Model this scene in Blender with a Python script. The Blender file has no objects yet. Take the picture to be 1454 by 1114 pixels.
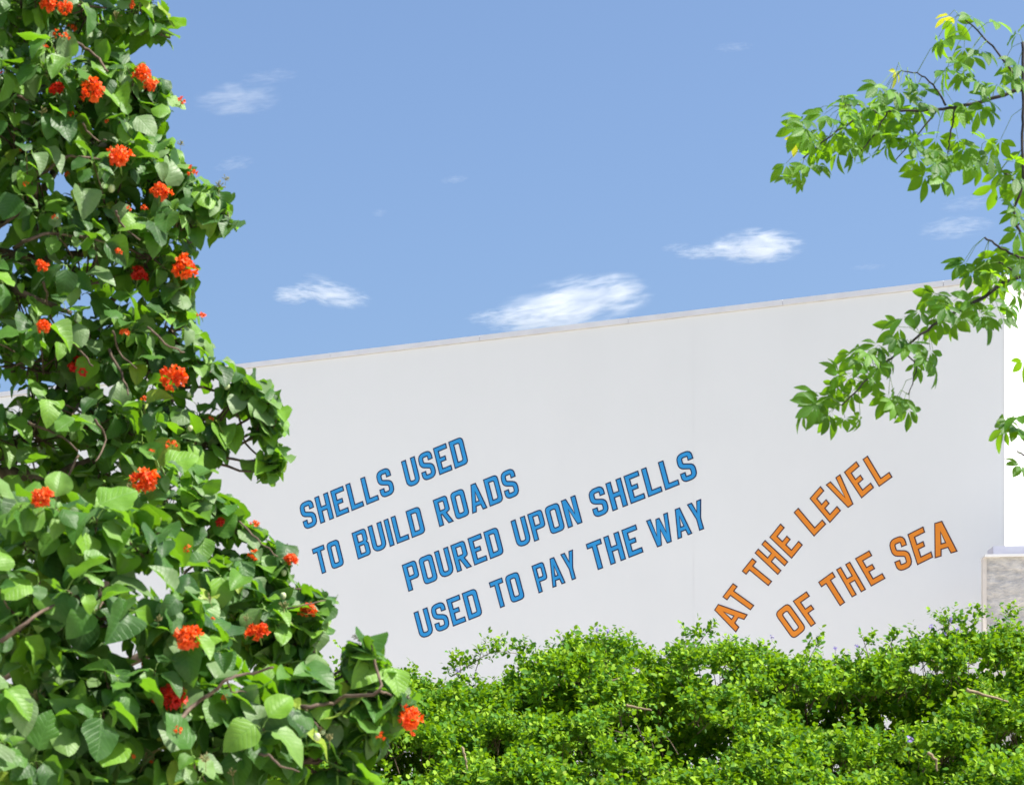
import bpy, math, random
import numpy as np
from mathutils import Vector, Matrix
from mathutils.geometry import tessellate_polygon

random.seed(7)
rng = np.random.default_rng(11)
SC = bpy.context.scene
COL = SC.collection
PI = math.pi

# ------------------------------------------------------------------ camera
FPX = 3600.0          # focal length in pixels of the 1454 px wide photograph
HOR = 1294.0          # height of the horizon line (below the frame: rising front)
EYE = 1.6
cam_d = bpy.data.cameras.new('camera')
cam_d.sensor_width = 36.0
cam_d.lens = 36.0 * FPX / 1454.0
cam_d.shift_y = (HOR - 557.0) / 1454.0
cam_d.clip_start = 0.1
cam_d.clip_end = 20000.0
cam_d.dof.use_dof = True
cam_d.dof.focus_distance = 38.0
cam_d.dof.aperture_fstop = 11.5
cam = bpy.data.objects.new('camera', cam_d)
cam.location = (0, 0, EYE)
cam.rotation_euler = (PI / 2, 0, 0)
COL.objects.link(cam)
SC.camera = cam

# ------------------------------------------------------------------ world, sun
SUN_EL = math.radians(56)
SUN_AZ = math.radians(102)           # clockwise from +Y: high on the right, the lettered wall just in its own shade
sun_dir = Vector((math.sin(SUN_AZ) * math.cos(SUN_EL), math.cos(SUN_AZ) * math.cos(SUN_EL), math.sin(SUN_EL)))
world = bpy.data.worlds.new('World')
SC.world = world
world.use_nodes = True
wn, wl = world.node_tree.nodes, world.node_tree.links
wn.clear()
w_out = wn.new('ShaderNodeOutputWorld')
w_bg = wn.new('ShaderNodeBackground')
w_sky = wn.new('ShaderNodeTexSky')
w_sky.sky_type = 'NISHITA'
w_sky.sun_disc = False
w_sky.sun_elevation = SUN_EL
w_sky.sun_rotation = SUN_AZ
w_sky.altitude = 0
w_sky.air_density = 1.0
w_sky.dust_density = 3.3
w_sky.ozone_density = 6.5
w_bg.inputs['Strength'].default_value = 0.096
wl.new(w_sky.outputs[0], w_bg.inputs['Color'])
wl.new(w_bg.outputs[0], w_out.inputs['Surface'])
sun_l = bpy.data.lights.new('sun', 'SUN')
sun_l.energy = 5.0
sun_l.angle = math.radians(0.53)
sun_l.color = (1.0, 0.95, 0.87)
sun = bpy.data.objects.new('sun', sun_l)
sun.rotation_euler = sun_dir.to_track_quat('Z', 'Y').to_euler()
sun.location = (20, 10, 40)
COL.objects.link(sun)

SC.view_settings.view_transform = 'Standard'
SC.view_settings.look = 'None'
SC.view_settings.gamma = 1.0
SC.view_settings.use_curve_mapping = False
SC.view_settings.exposure = 1.06
SC.render.engine = 'CYCLES'
cy = SC.cycles
cy.use_denoising = True
try:
    cy.denoiser = 'OPENIMAGEDENOISE'
    cy.denoising_prefilter = 'ACCURATE'
except Exception:
    pass
cy.max_bounces = 10
cy.diffuse_bounces = 4
cy.transmission_bounces = 6
cy.transparent_max_bounces = 12
cy.volume_bounces = 3
cy.sample_clamp_indirect = 6.0


# ------------------------------------------------------------------ helpers
def P(px, py, D):
    """A point D metres in front of the camera's plane, read off the photograph."""
    return np.array(((px - 727.0) * D / FPX, D, EYE + (HOR - py) * D / FPX))


def tag(o, label=None, cat=None, group=None, kind=None):
    if label: o['label'] = label
    if cat: o['category'] = cat
    if group: o['group'] = group
    if kind: o['kind'] = kind
    return o


def empty(name, loc):
    o = bpy.data.objects.new(name, None)
    o.empty_display_size = 0.3
    o.location = loc
    COL.objects.link(o)
    return o


def link(name, me, parent=None, mats=(), matrix=None, kind=None):
    o = bpy.data.objects.new(name, me)
    for m in mats:
        if len(me.materials) < len(mats):
            me.materials.append(m)
    COL.objects.link(o)
    mat = matrix if matrix is not None else Matrix.Identity(4)
    if parent is not None:
        o.parent = parent
        o.matrix_local = Matrix.Translation(-Vector(parent.location)) @ mat
    else:
        o.matrix_local = mat
    if kind: o['kind'] = kind
    return o


class MB:
    def __init__(s):
        s.v, s.f, s.m, s.n = [], [], [], 0

    def add(s, verts, faces, mi=0):
        b = s.n
        s.v.extend([tuple(map(float, q)) for q in verts])
        s.f.extend([tuple(b + i for i in fc) for fc in faces])
        s.m.extend([mi] * len(faces))
        s.n += len(verts)

    def tube(s, pts, rad, sides=6, mi=0, cap=True):
        pts = [Vector(p) for p in pts]
        n = len(pts)
        if not hasattr(rad, '__len__'): rad = [rad] * n
        base = s.n
        ref = Vector((0.3, 0.2, 1)).normalized()
        vs = []
        for i, p in enumerate(pts):
            t = (pts[min(i + 1, n - 1)] - pts[max(i - 1, 0)])
            if t.length < 1e-9: t = Vector((0, 0, 1))
            t.normalize()
            a = t.cross(ref)
            if a.length < 1e-3: a = t.cross(Vector((1, 0, 0)))
            a.normalize()
            b = t.cross(a)
            for k in range(sides):
                an = 2 * PI * k / sides
                vs.append(p + (a * math.cos(an) + b * math.sin(an)) * rad[i])
        fs = []
        for i in range(n - 1):
            for k in range(sides):
                k2 = (k + 1) % sides
                fs.append((i * sides + k, i * sides + k2, (i + 1) * sides + k2, (i + 1) * sides + k))
        if cap:
            fs.append(tuple(range(sides - 1, -1, -1)))
            fs.append(tuple((n - 1) * sides + k for k in range(sides)))
        s.add(vs, fs, mi)

    def prism(s, corners, z0, z1, mi=0):
        n = len(corners)
        vs = [(x, y, z0) for x, y in corners] + [(x, y, z1) for x, y in corners]
        fs = [tuple(range(n - 1, -1, -1)), tuple(range(n, 2 * n))]
        for i in range(n):
            j = (i + 1) % n
            fs.append((i, j, n + j, n + i))
        s.add(vs, fs, mi)

    def mesh(s, name, mats, smooth=False):
        me = bpy.data.meshes.new(name)
        me.from_pydata(s.v, [], s.f)
        for m in mats: me.materials.append(m)
        me.polygons.foreach_set('material_index', s.m)
        me.polygons.foreach_set('use_smooth', [smooth] * len(s.f))
        me.update()
        return me

    def build(s, name, mats, parent=None, smooth=False, kind=None):
        if not isinstance(mats, (list, tuple)): mats = [mats]
        return link(name, s.mesh(name, mats, smooth), parent, kind=kind)


def wiggle(pts, amp, sub=4, seed=0):
    """Catmull-Rom through the points with a little crookedness."""
    r = random.Random(seed)
    pts = [Vector(p) for p in pts]
    out = []
    for i in range(len(pts) - 1):
        p0 = pts[max(i - 1, 0)]; p1 = pts[i]; p2 = pts[i + 1]; p3 = pts[min(i + 2, len(pts) - 1)]
        for k in range(sub):
            t = k / sub
            q = 0.5 * ((2 * p1) + (p2 - p0) * t + (2 * p0 - 5 * p1 + 4 * p2 - p3) * t * t + (3 * p1 - p0 - 3 * p2 + p3) * t ** 3)
            if i or k:
                q = q + Vector((r.uniform(-1, 1), r.uniform(-1, 1), r.uniform(-1, 1))) * amp
            out.append(q)
    out.append(pts[-1])
    return out


# ------------------------------------------------------------------ materials
def new_mat(name):
    m = bpy.data.materials.new(name)
    m.use_nodes = True
    nt = m.node_tree
    nt.nodes.clear()
    out = nt.nodes.new('ShaderNodeOutputMaterial')
    return m, nt.nodes, nt.links, out


def mathn(N, L, op, a, b=None, c=None, clamp=False):
    n = N.new('ShaderNodeMath'); n.operation = op; n.use_clamp = clamp
    for i, x in enumerate((a, b, c)):
        if x is None: continue
        if isinstance(x, (int, float)): n.inputs[i].default_value = x
        else: L.new(x, n.inputs[i])
    return n.outputs[0]


def mixc(N, L, fac, a, b, blend='MIX'):
    n = N.new('ShaderNodeMix'); n.data_type = 'RGBA'; n.blend_type = blend
    if isinstance(fac, (int, float)): n.inputs[0].default_value = fac
    else: L.new(fac, n.inputs[0])
    for i, x in ((6, a), (7, b)):
        if isinstance(x, (tuple, list)): n.inputs[i].default_value = (*x[:3], 1)
        else: L.new(x, n.inputs[i])
    return n.outputs[2]


def noise(N, L, vec, scale, detail=4, rough=0.55, dist=0.0):
    n = N.new('ShaderNodeTexNoise')
    n.inputs['Scale'].default_value = scale
    n.inputs['Detail'].default_value = detail
    n.inputs['Roughness'].default_value = rough
    n.inputs['Distortion'].default_value = dist
    if vec is not None: L.new(vec, n.inputs['Vector'])
    return n.outputs[0]


def ramp(N, L, fac, stops):
    n = N.new('ShaderNodeValToRGB')
    e = n.color_ramp.elements
    while len(e) > 1: e.remove(e[-1])
    e[0].position = stops[0][0]; e[0].color = (*stops[0][1], 1)
    for p, c in stops[1:]:
        x = e.new(p); x.color = (*c, 1)
    L.new(fac, n.inputs[0])
    return n.outputs[0]


def leaf_mat(name, dark, mid, bright, trans, tfac, rough, vein=0.0, spec=0.4, sheen_mix=0.0, yellow=0.0, sky_sheen=None):
    m, N, L, out = new_mat(name)
    geo = N.new('ShaderNodeNewGeometry')
    oi = N.new('ShaderNodeObjectInfo')
    r = mathn(N, L, 'FRACT', mathn(N, L, 'ADD', geo.outputs['Random Per Island'], mathn(N, L, 'MULTIPLY', oi.outputs['Random'], 7.31)))
    r2 = mathn(N, L, 'FRACT', mathn(N, L, 'MULTIPLY', r, 17.7))
    col = ramp(N, L, r, [(0.0, dark), (0.46, mid), (0.74, bright), (0.87, bright if sky_sheen is None else sky_sheen), (1.0, mid if sky_sheen is None else sky_sheen)])  # last stops can put a pale sky sheen into the leaf colour
    tcol = mixc(N, L, r2, trans, tuple(c * 0.62 for c in trans))
    if yellow:
        ymask = mathn(N, L, 'GREATER_THAN', r2, 1.0 - yellow)
        col = mixc(N, L, ymask, col, (0.24, 0.34, 0.03))
    bump_in = None
    if vein:
        uv = N.new('ShaderNodeUVMap')
        sep = N.new('ShaderNodeSeparateXYZ'); L.new(uv.outputs[0], sep.inputs[0])
        au = mathn(N, L, 'ABSOLUTE', mathn(N, L, 'SUBTRACT', sep.outputs[0], 0.5))
        k = mathn(N, L, 'MULTIPLY', mathn(N, L, 'SUBTRACT', sep.outputs[1], mathn(N, L, 'MULTIPLY', au, 0.75)), 2 * PI * 7)
        w = mathn(N, L, 'POWER', mathn(N, L, 'MULTIPLY_ADD', mathn(N, L, 'COSINE', k), 0.5, 0.5), 14.0)
        mid_l = mathn(N, L, 'SUBTRACT', 1.0, mathn(N, L, 'MULTIPLY', au, 34.0), clamp=True)
        v = mathn(N, L, 'MAXIMUM', w, mid_l)
        col = mixc(N, L, mathn(N, L, 'MULTIPLY', v, vein), col, tuple(min(1, c * 1.5 + 0.02) for c in mid))
        bump = N.new('ShaderNodeBump'); bump.inputs['Strength'].default_value = 0.26
        bump.inputs['Distance'].default_value = 0.004
        bump.invert = True
        nz = noise(N, L, uv.outputs[0], 9, 3)
        L.new(mathn(N, L, 'ADD', v, mathn(N, L, 'MULTIPLY', nz, 0.9)), bump.inputs['Height'])
        bump_in = bump.outputs[0]
        mott = noise(N, L, uv.outputs[0], 5, 3)
        col = mixc(N, L, 0.35, col, mixc(N, L, mott, (0.45, 0.5, 0.4), (1.5, 1.4, 1.5)), 'MULTIPLY')
    back = mixc(N, L, geo.outputs['Backfacing'], col, mixc(N, L, 0.6, col, tuple(c * 1.2 + 0.015 for c in mid)))
    b = N.new('ShaderNodeBsdfPrincipled')
    L.new(back, b.inputs['Base Color'])
    b.inputs['Roughness'].default_value = rough
    b.inputs['Specular IOR Level'].default_value = spec
    if sheen_mix:
        b.inputs['Sheen Weight'].default_value = sheen_mix
        b.inputs['Sheen Roughness'].default_value = 0.45
        b.inputs['Sheen Tint'].default_value = (0.85, 1, 0.85, 1)
    t = N.new('ShaderNodeBsdfTranslucent')
    L.new(tcol, t.inputs['Color'])
    if bump_in is not None:
        L.new(bump_in, b.inputs['Normal'])
    mx = N.new('ShaderNodeMixShader'); mx.inputs[0].default_value = tfac
    L.new(b.outputs[0], mx.inputs[1]); L.new(t.outputs[0], mx.inputs[2])
    L.new(mx.outputs[0], out.inputs['Surface'])
    return m


def simple_mat(name, c1, c2, scale, rough=0.8, bump=0.0, spec=0.3, detail=5, stretch=None, bdist=0.01):
    m, N, L, out = new_mat(name)
    tc = N.new('ShaderNodeTexCoord')
    vec = tc.outputs['Object']
    if stretch:
        mp = N.new('ShaderNodeMapping'); mp.inputs['Scale'].default_value = stretch
        L.new(vec, mp.inputs[0]); vec = mp.outputs[0]
    nz = noise(N, L, vec, scale, detail)
    col = ramp(N, L, nz, [(0.3, c1), (0.7, c2)])
    b = N.new('ShaderNodeBsdfPrincipled')
    L.new(col, b.inputs['Base Color'])
    b.inputs['Roughness'].default_value = rough
    b.inputs['Specular IOR Level'].default_value = spec
    if bump:
        bp = N.new('ShaderNodeBump'); bp.inputs['Strength'].default_value = bump; bp.inputs['Distance'].default_value = bdist
        L.new(nz, bp.inputs['Height']); L.new(bp.outputs[0], b.inputs['Normal'])
    L.new(b.outputs[0], out.inputs['Surface'])
    return m


def wall_mat(name, base):
    """White rendered wall: faint roller patches, faint streaks, fine grain."""
    m, N, L, out = new_mat(name)
    tc = N.new('ShaderNodeTexCoord')
    big = noise(N, L, tc.outputs['Object'], 0.35, 4)
    mp = N.new('ShaderNodeMapping'); mp.inputs['Scale'].default_value = (3, 3, 0.25)
    L.new(tc.outputs['Object'], mp.inputs[0])
    st = noise(N, L, mp.outputs[0], 1.0, 5, 0.6)
    fine = noise(N, L, tc.outputs['Object'], 60, 3)
    c = ramp(N, L, big, [(0.3, tuple(x * 0.965 for x in base)), (0.7, base)])
    c = mixc(N, L, 1.0, c, ramp(N, L, st, [(0.35, (0.995, 0.995, 0.994)), (0.62, (1, 1, 1))]), 'MULTIPLY')
    b = N.new('ShaderNodeBsdfPrincipled')
    L.new(c, b.inputs['Base Color'])
    b.inputs['Roughness'].default_value = 0.75
    b.inputs['Specular IOR Level'].default_value = 0.25
    bp = N.new('ShaderNodeBump'); bp.inputs['Strength'].default_value = 0.1; bp.inputs['Distance'].default_value = 0.002
    L.new(fine, bp.inputs['Height']); L.new(bp.outputs[0], b.inputs['Normal'])
    L.new(b.outputs[0], out.inputs['Surface'])
    return m


M_WALL = wall_mat('white_render', (0.825, 0.84, 0.835))
M_SIDE = wall_mat('white_render_side', (0.82, 0.82, 0.81))
M_COPING = simple_mat('painted_coping', (0.68, 0.69, 0.73), (0.76, 0.77, 0.80), 3, 0.5, 0.0)
M_UNDERLINE = simple_mat('beige_grey_line', (0.52, 0.50, 0.49), (0.66, 0.64, 0.62), 5, 0.8)
M_SLAB = simple_mat('shade_lilac_slab', (0.50, 0.50, 0.58), (0.60, 0.60, 0.68), 3, 0.7)  # the shade on this fascia is put into its lilac colour
M_WHITE = simple_mat('white_paint', (0.76, 0.76, 0.75), (0.82, 0.82, 0.81), 6, 0.6)
M_STONE = simple_mat('rough_coral_stone', (0.42, 0.405, 0.385), (0.70, 0.67, 0.63), 8.0, 0.95, 1.0, 0.15, 10, (0.8, 1.0, 1.5), 0.05)
M_PLASTER = simple_mat('cream_plaster', (0.60, 0.55, 0.49), (0.76, 0.71, 0.65), 2.5, 0.9, 0.4, 0.2, 7)
M_BLUE = simple_mat('blue_paint', (0.024, 0.290, 0.66), (0.032, 0.325, 0.71), 4.5, 0.6)
M_ORANGE = simple_mat('orange_paint', (0.82, 0.245, 0.018), (0.87, 0.29, 0.028), 2.5, 0.6)
M_NAVY = simple_mat('navy_outline_paint', (0.012, 0.03, 0.085), (0.02, 0.04, 0.11), 4, 0.6)
M_BROWN = simple_mat('dark_brown_outline_paint', (0.07, 0.03, 0.035), (0.10, 0.045, 0.05), 4, 0.6)
M_BARK = simple_mat('grey_brown_bark', (0.05, 0.035, 0.026), (0.20, 0.15, 0.115), 24, 0.9, 0.8, 0.15, 6, (1, 1, 0.5), 0.006)
M_TWIG = simple_mat('thin_twig_bark', (0.05, 0.035, 0.025), (0.17, 0.12, 0.085), 20, 0.85, 0.3)
M_GSTEM = simple_mat('green_stalk', (0.10, 0.20, 0.03), (0.20, 0.32, 0.07), 20, 0.6)
M_DARKBARK = simple_mat('dark_smooth_bark', (0.02, 0.018, 0.02), (0.055, 0.045, 0.045), 16, 0.8, 0.3)
M_PALEBARK = simple_mat('pale_dry_bark', (0.20, 0.15, 0.09), (0.36, 0.28, 0.18), 18, 0.9, 0.4)
M_FRUIT = simple_mat('pale_green_fruit', (0.36, 0.45, 0.20), (0.50, 0.56, 0.32), 10, 0.4)
M_GROUND = simple_mat('dry_lawn', (0.10, 0.12, 0.045), (0.30, 0.27, 0.18), 1.3, 0.95, 0.5, 0.1, 8)
M_PAVE = simple_mat('pale_bounce_paving', (0.50, 0.455, 0.39), (0.62, 0.565, 0.49), 1.1, 0.9, 0.3, 0.2, 8)  # pale sandy tone, warmed for the light it bounces onto the wall

M_LEAF = leaf_mat('broad_leaf', (0.012, 0.052, 0.007), (0.044, 0.135, 0.014), (0.150, 0.315, 0.018),
                  (0.24, 0.54, 0.008), 0.32, 0.48, vein=0.34, spec=0.36, sheen_mix=0.10, yellow=0.03, sky_sheen=(0.140, 0.225, 0.085))
M_PLEAF = leaf_mat('palmate_leaf', (0.016, 0.075, 0.006), (0.034, 0.135, 0.008), (0.10, 0.25, 0.012),
                   (0.32, 0.62, 0.006), 0.46, 0.5, vein=0.12, spec=0.35)
M_YOUNG = leaf_mat('young_yellow_leaf', (0.40, 0.46, 0.03), (0.50, 0.54, 0.04), (0.62, 0.60, 0.05),
                   (0.85, 0.85, 0.03), 0.45, 0.45, vein=0.15)
M_HLEAF = leaf_mat('small_hedge_leaf', (0.020, 0.080, 0.005), (0.068, 0.205, 0.009), (0.25, 0.41, 0.013),
                   (0.34, 0.60, 0.005), 0.30, 0.62, spec=0.2, yellow=0.025)


def petal_mat(name, c1, c2, tc):
    m, N, L, out = new_mat(name)
    geo = N.new('ShaderNodeNewGeometry')
    col = mixc(N, L, geo.outputs['Random Per Island'], c1, c2)
    b = N.new('ShaderNodeBsdfPrincipled'); L.new(col, b.inputs['Base Color'])
    b.inputs['Roughness'].default_value = 0.6
    t = N.new('ShaderNodeBsdfTranslucent'); t.inputs['Color'].default_value = (*tc, 1)
    mx = N.new('ShaderNodeMixShader'); mx.inputs[0].default_value = 0.35
    L.new(b.outputs[0], mx.inputs[1]); L.new(t.outputs[0], mx.inputs[2]); L.new(mx.outputs[0], out.inputs['Surface'])
    return m


M_PETAL = petal_mat('orange_petal', (0.78, 0.055, 0.004), (0.88, 0.15, 0.008), (0.9, 0.10, 0.004))
M_PETAL_SHADE = petal_mat('shade_red_petal', (0.55, 0.008, 0.004), (0.72, 0.03, 0.006), (0.7, 0.02, 0.004))  # deep red stands in for shade on the clusters set deeper
M_LILAC = petal_mat('lilac_petal', (0.30, 0.22, 0.65), (0.45, 0.36, 0.80), (0.4, 0.3, 0.7))

# ------------------------------------------------------------------ ground
g = MB()
g.add([(-1500, -200, 0), (1500, -200, 0), (1500, 4000, 0), (-1500, 4000, 0)], [(0, 1, 2, 3)])
tag(g.build('ground', M_GROUND), kind='structure')
g = MB()
g.prism([(-30, -6), (30, -6), (30, 7.2), (-30, 7.2)], 0.004, 0.12)
tag(g.build('pavement', M_PAVE), kind='structure')
g = MB()
g.prism([(-60, 17.6), (60, 17.6), (60, 120), (-60, 120)], 0.004, 0.02)
tag(g.build('bounce_ground', M_PAVE), kind='structure')  # unseen pale ground, laid wide to bounce sunlight onto the front wall

# ------------------------------------------------------------------ the white building
RC = np.array((697.0 * 39.8 / FPX, 39.8))                 # its near right corner
E1 = np.array((0.8885, -0.4588))                          # rightwards along the front wall
NF = np.array((-0.4588, -0.8885))                         # out of the front wall
E2 = np.array((0.4588, 0.8885))                           # back along the right side
TOP = EYE + 905.0 * 39.8 / FPX
bld = empty('white_building', (RC[0], RC[1], 0))
tag(bld, 'big plain white building painted with slanting blue and orange sentences', 'building')


def wpt(U, V, off=0.0):
    q = RC + E1 * U + NF * off
    return (q[0], q[1], V)


def q2(U, off=0.0, back=0.0):
    q = RC + E1 * U + NF * off + E2 * back
    return (q[0], q[1])


WTOP = TOP - 0.10
# front wall in tall bays divided by barely visible vertical control joints
joints = [0.0]
def px_to_U(px):
    k = (px - 727.0) / FPX
    # (RCx + E1x U) = k (RCy + E1y U)
    return (k * RC[1] - RC[0]) / (E1[0] - k * E1[1])
for px in (985,):
    joints.append(px_to_U(px))
joints.append(-24.0)
for i in range(len(joints) - 1):
    a, b = joints[i + 1], joints[i]
    gb = 0.0015 if i else 0.0
    mb = MB()
    a2 = a if i == len(joints) - 2 else a + 0.0005
    mb.prism([q2(a2, 0, 0.006), q2(b - gb, 0, 0.006), q2(b - gb, 0, 0.35), q2(a2, 0, 0.35)][::1], 0.0, WTOP)
    # the front skin, on the plane of the lettering
    mb.add([wpt(a2, 0), wpt(b - gb, 0), wpt(b - gb, WTOP), wpt(a2, WTOP)], [(0, 1, 2, 3)])
    mb.build('front_wall_panel', M_WALL, bld)
mb = MB()   # mass behind: side wall, back, roof
mb.prism([q2(-24.0, 0, 0.36), q2(-0.004, 0, 0.36), q2(-0.004, 0, 14.0), q2(-24.0, 0, 14.0)], 0.0, WTOP - 0.25)
mb.build('roof_slab', M_COPING, bld)
mb = MB()
mb.prism([q2(0.0, 0, 0.002), q2(0.03, 0, 0.002), q2(0.03, 0, 14.0), q2(0.0, 0, 14.0)], 0.0, WTOP)
mb.build('side_wall', M_SIDE, bld)
# coping in lengths with open joints, proud of the wall, thin beige-grey line under it
cuts = [px_to_U(p) for p in (1455.5, 1340, 1112, 893, 682, 470, 250, 20)] + [-24.0]
cuts[0] = 0.06
for i in range(len(cuts) - 1):
    b, a = cuts[i], cuts[i + 1]
    mb = MB()
    mb.prism([q2(a + 0.008, 0.035), q2(b, 0.035), q2(b, 0, 0.38), q2(a + 0.008, 0, 0.38)], WTOP + 0.014, TOP)
    mb.build('coping', M_COPING, bld)
mb = MB()
mb.prism([q2(-0.36, 0, 0.385), q2(0.06, 0, 0.385), q2(0.06, 0, 14.0), q2(-0.36, 0, 14.0)], WTOP + 0.014, TOP)
mb.build('coping', M_WHITE, bld)
mb = MB()
mb.prism([q2(-24.0, 0.012), q2(0.034, 0.012), q2(0.034, 0, 0.3), q2(-24.0, 0, 0.3)], WTOP + 0.001, WTOP + 0.013)
mb.build('under_coping_line', M_UNDERLINE, bld)

# ------------------------------------------------------------------ lettering
S_ = 0.185


def rounded(pts, seg=4):
    """pts: (x,y) or (x,y,r); returns the loop with rounded corners."""
    out = []
    n = len(pts)
    for i in range(n):
        p = pts[i]
        if len(p) < 3 or p[2] <= 0:
            out.append((p[0], p[1])); continue
        a = Vector(pts[i - 1][:2]); b = Vector(p[:2]); c = Vector(pts[(i + 1) % n][:2])
        r = min(p[2], (a - b).length * 0.49, (c - b).length * 0.49)
        d1 = (a - b).normalized(); d2 = (c - b).normalized()
        p0 = b + d1 * r; p1 = b + d2 * r
        for k in range(seg + 1):
            t = k / seg
            q = p0 * (1 - t) ** 2 + b * 2 * t * (1 - t) + p1 * t * t
            out.append((q.x, q.y))
    return out


def area(l):
    return 0.5 * sum(l[i - 1][0] * l[i][1] - l[i][0] * l[i - 1][1] for i in range(len(l)))


def grow(loop, d):
    """Offset a loop to its own outside by d (mitred)."""
    n = len(loop); out = []
    for i in range(n):
        a = Vector(loop[i - 1]); b = Vector(loop[i]); c = Vector(loop[(i + 1) % n])
        t1 = (b - a).normalized(); t2 = (c - b).normalized()
        n1 = Vector((t1.y, -t1.x)); n2 = Vector((t2.y, -t2.x))
        m = n1 + n2
        if m.length < 1e-6: m = n1
        m.normalize()
        k = max(0.45, m.dot(n1))
        out.append(tuple(b + m * (d / k)))
    return out


def stroke(path, s):
    """A butt-ended stroke of width s along a path with rounded corners."""
    n = len(path)
    pts = []
    for i, p in enumerate(path):
        if 0 < i < n - 1 and len(p) > 2:
            a = Vector(path[i - 1][:2]); b = Vector(p[:2]); c = Vector(path[i + 1][:2])
            r = min(p[2], (a - b).length * 0.49, (c - b).length * 0.49)
            d1 = (a - b).normalized(); d2 = (c - b).normalized()
            for k in range(5):
                t = k / 4
                pts.append((b + d1 * r) * (1 - t) ** 2 + b * 2 * t * (1 - t) + (b + d2 * r) * t * t)
        else:
            pts.append(Vector(p[:2]))
    L_, R_ = [], []
    m = len(pts)
    for i in range(m):
        t1 = (pts[i] - pts[i - 1]).normalized() if i else (pts[1] - pts[0]).normalized()
        t2 = (pts[i + 1] - pts[i]).normalized() if i < m - 1 else t1
        n1 = Vector((-t1.y, t1.x)); n2 = Vector((-t2.y, t2.x))
        q = (n1 + n2).normalized(); k = max(0.6, q.dot(n1))
        L_.append(tuple(pts[i] + q * (s / 2 / k))); R_.append(tuple(pts[i] - q * (s / 2 / k)))
    out = []
    for q in R_ + L_[::-1]:
        if not out or (Vector(q) - Vector(out[-1])).length > 0.02: out.append(q)
    return out


def glyph(ch):
    s = S_; w = 0.55; h = 1.0; r = 0.17; ri = 0.055
    if ch == 'I': return s, [[(0, 0), (s, 0), (s, 1), (0, 1)]]
    if ch == 'L': w = .50; return w, [[(0, 0), (w, 0), (w, s), (s, s), (s, 1), (0, 1)]]
    if ch == 'E': w = .52; return w, [[(0, 0), (w, 0), (w, s), (s, s), (s, .42), (.39, .42), (.39, .59), (s, .59), (s, 1 - s), (w, 1 - s), (w, 1), (0, 1)]]
    if ch == 'F': w = .52; return w, [[(0, 0), (s, 0), (s, .40), (.40, .40), (.40, .57), (s, .57), (s, 1 - s), (w, 1 - s), (w, 1), (0, 1)]]
    if ch == 'H': return w, [[(0, 0), (s, 0), (s, .41), (w - s, .41), (w - s, 0), (w, 0), (w, 1), (w - s, 1), (w - s, .59), (s, .59), (s, 1), (0, 1)]]
    if ch == 'T': w = .53; c = w / 2; return w, [[(c - s / 2, 0), (c + s / 2, 0), (c + s / 2, 1 - s), (w, 1 - s), (w, 1), (0, 1), (0, 1 - s), (c - s / 2, 1 - s)]]
    if ch == 'U': return w, [stroke([(s / 2, 1), (s / 2, s / 2, .16), (w - s / 2, s / 2, .16), (w - s / 2, 1)], s)]
    if ch == 'S': return w, [stroke([(w - s / 2, .67), (w - s / 2, 1 - s / 2, .15), (s / 2, 1 - s / 2, .15), (s / 2, .57, .10), (w - s / 2, .43, .10),
                                     (w - s / 2, s / 2, .15), (s / 2, s / 2, .15), (s / 2, .33)], s)]
    if ch == 'O': return w, [rounded([(0, 0, r), (w, 0, r), (w, 1, r), (0, 1, r)]),
                             rounded([(s, s, ri), (w - s, s, ri), (w - s, 1 - s, ri), (s, 1 - s, ri)])]
    if ch == 'D': return w, [rounded([(0, 0), (w, 0, r), (w, 1, r), (0, 1)]),
                             rounded([(s, s), (w - s, s, ri), (w - s, 1 - s, ri), (s, 1 - s)])]
    if ch == 'B': return w, [rounded([(0, 0), (w, 0, .14), (w, .45, .06), (w - .05, .51), (w, .57, .06), (w, 1, .14), (0, 1)]),
                             rounded([(s, s * .85), (w - s, s * .85, .04), (w - s, .43, .04), (s, .43)]),
                             rounded([(s, .59), (w - s, .59, .04), (w - s, 1 - s * .85, .04), (s, 1 - s * .85)])]
    if ch == 'P': return w, [rounded([(0, 0), (s, 0), (s, .36), (w, .36, .14), (w, 1, .14), (0, 1)]),
                             rounded([(s, .36 + s * .9), (w - s, .36 + s * .9, .04), (w - s, 1 - s * .9, .04), (s, 1 - s * .9)])]
    if ch == 'R': return w + .03, [rounded([(0, 0), (s, 0), (s, .38), (.215, .38), (w - .17, 0), (w + .03, 0), (w - .14, .39), (w, .45, .06), (w, 1, .14), (0, 1)]),
                                   rounded([(s, .38 + s * .9), (w - s, .38 + s * .9, .04), (w - s, 1 - s * .9, .04), (s, 1 - s * .9)])]
    if ch == 'A': w = .60; return w, [[(0, 0), (.175, 0), (.215, .19), (w - .215, .19), (w - .175, 0), (w, 0), (w / 2 + .10, 1), (w / 2 - .10, 1)],
                                      [(.250, .36), (w - .250, .36), (w / 2, .68)]]
    if ch == 'N': return w, [[(0, 0), (s, 0), (s, .58), (w - s, 0), (w, 0), (w, 1), (w - s, 1), (w - s, .42), (s, 1), (0, 1)]]
    if ch == 'V': w = .58; return w, [[(.185, 0), (.395, 0), (w, 1), (w - .185, 1), (.29, .34), (.185, 1), (0, 1)]]
    if ch == 'Y': w = .58; return w, [[(.195, 0), (.385, 0), (.385, .40), (w, 1), (w - .195, 1), (.29, .66), (.195, 1), (0, 1), (.195, .40)]]
    if ch == 'W': w = .90; return w, [[(.15, 0), (.34, 0), (.45, .50), (.56, 0), (.75, 0), (w, 1), (w - .18, 1), (.645, .40), (.53, .93), (.37, .93), (.255, .40), (.18, 1), (0, 1)]]
    raise KeyError(ch)


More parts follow.
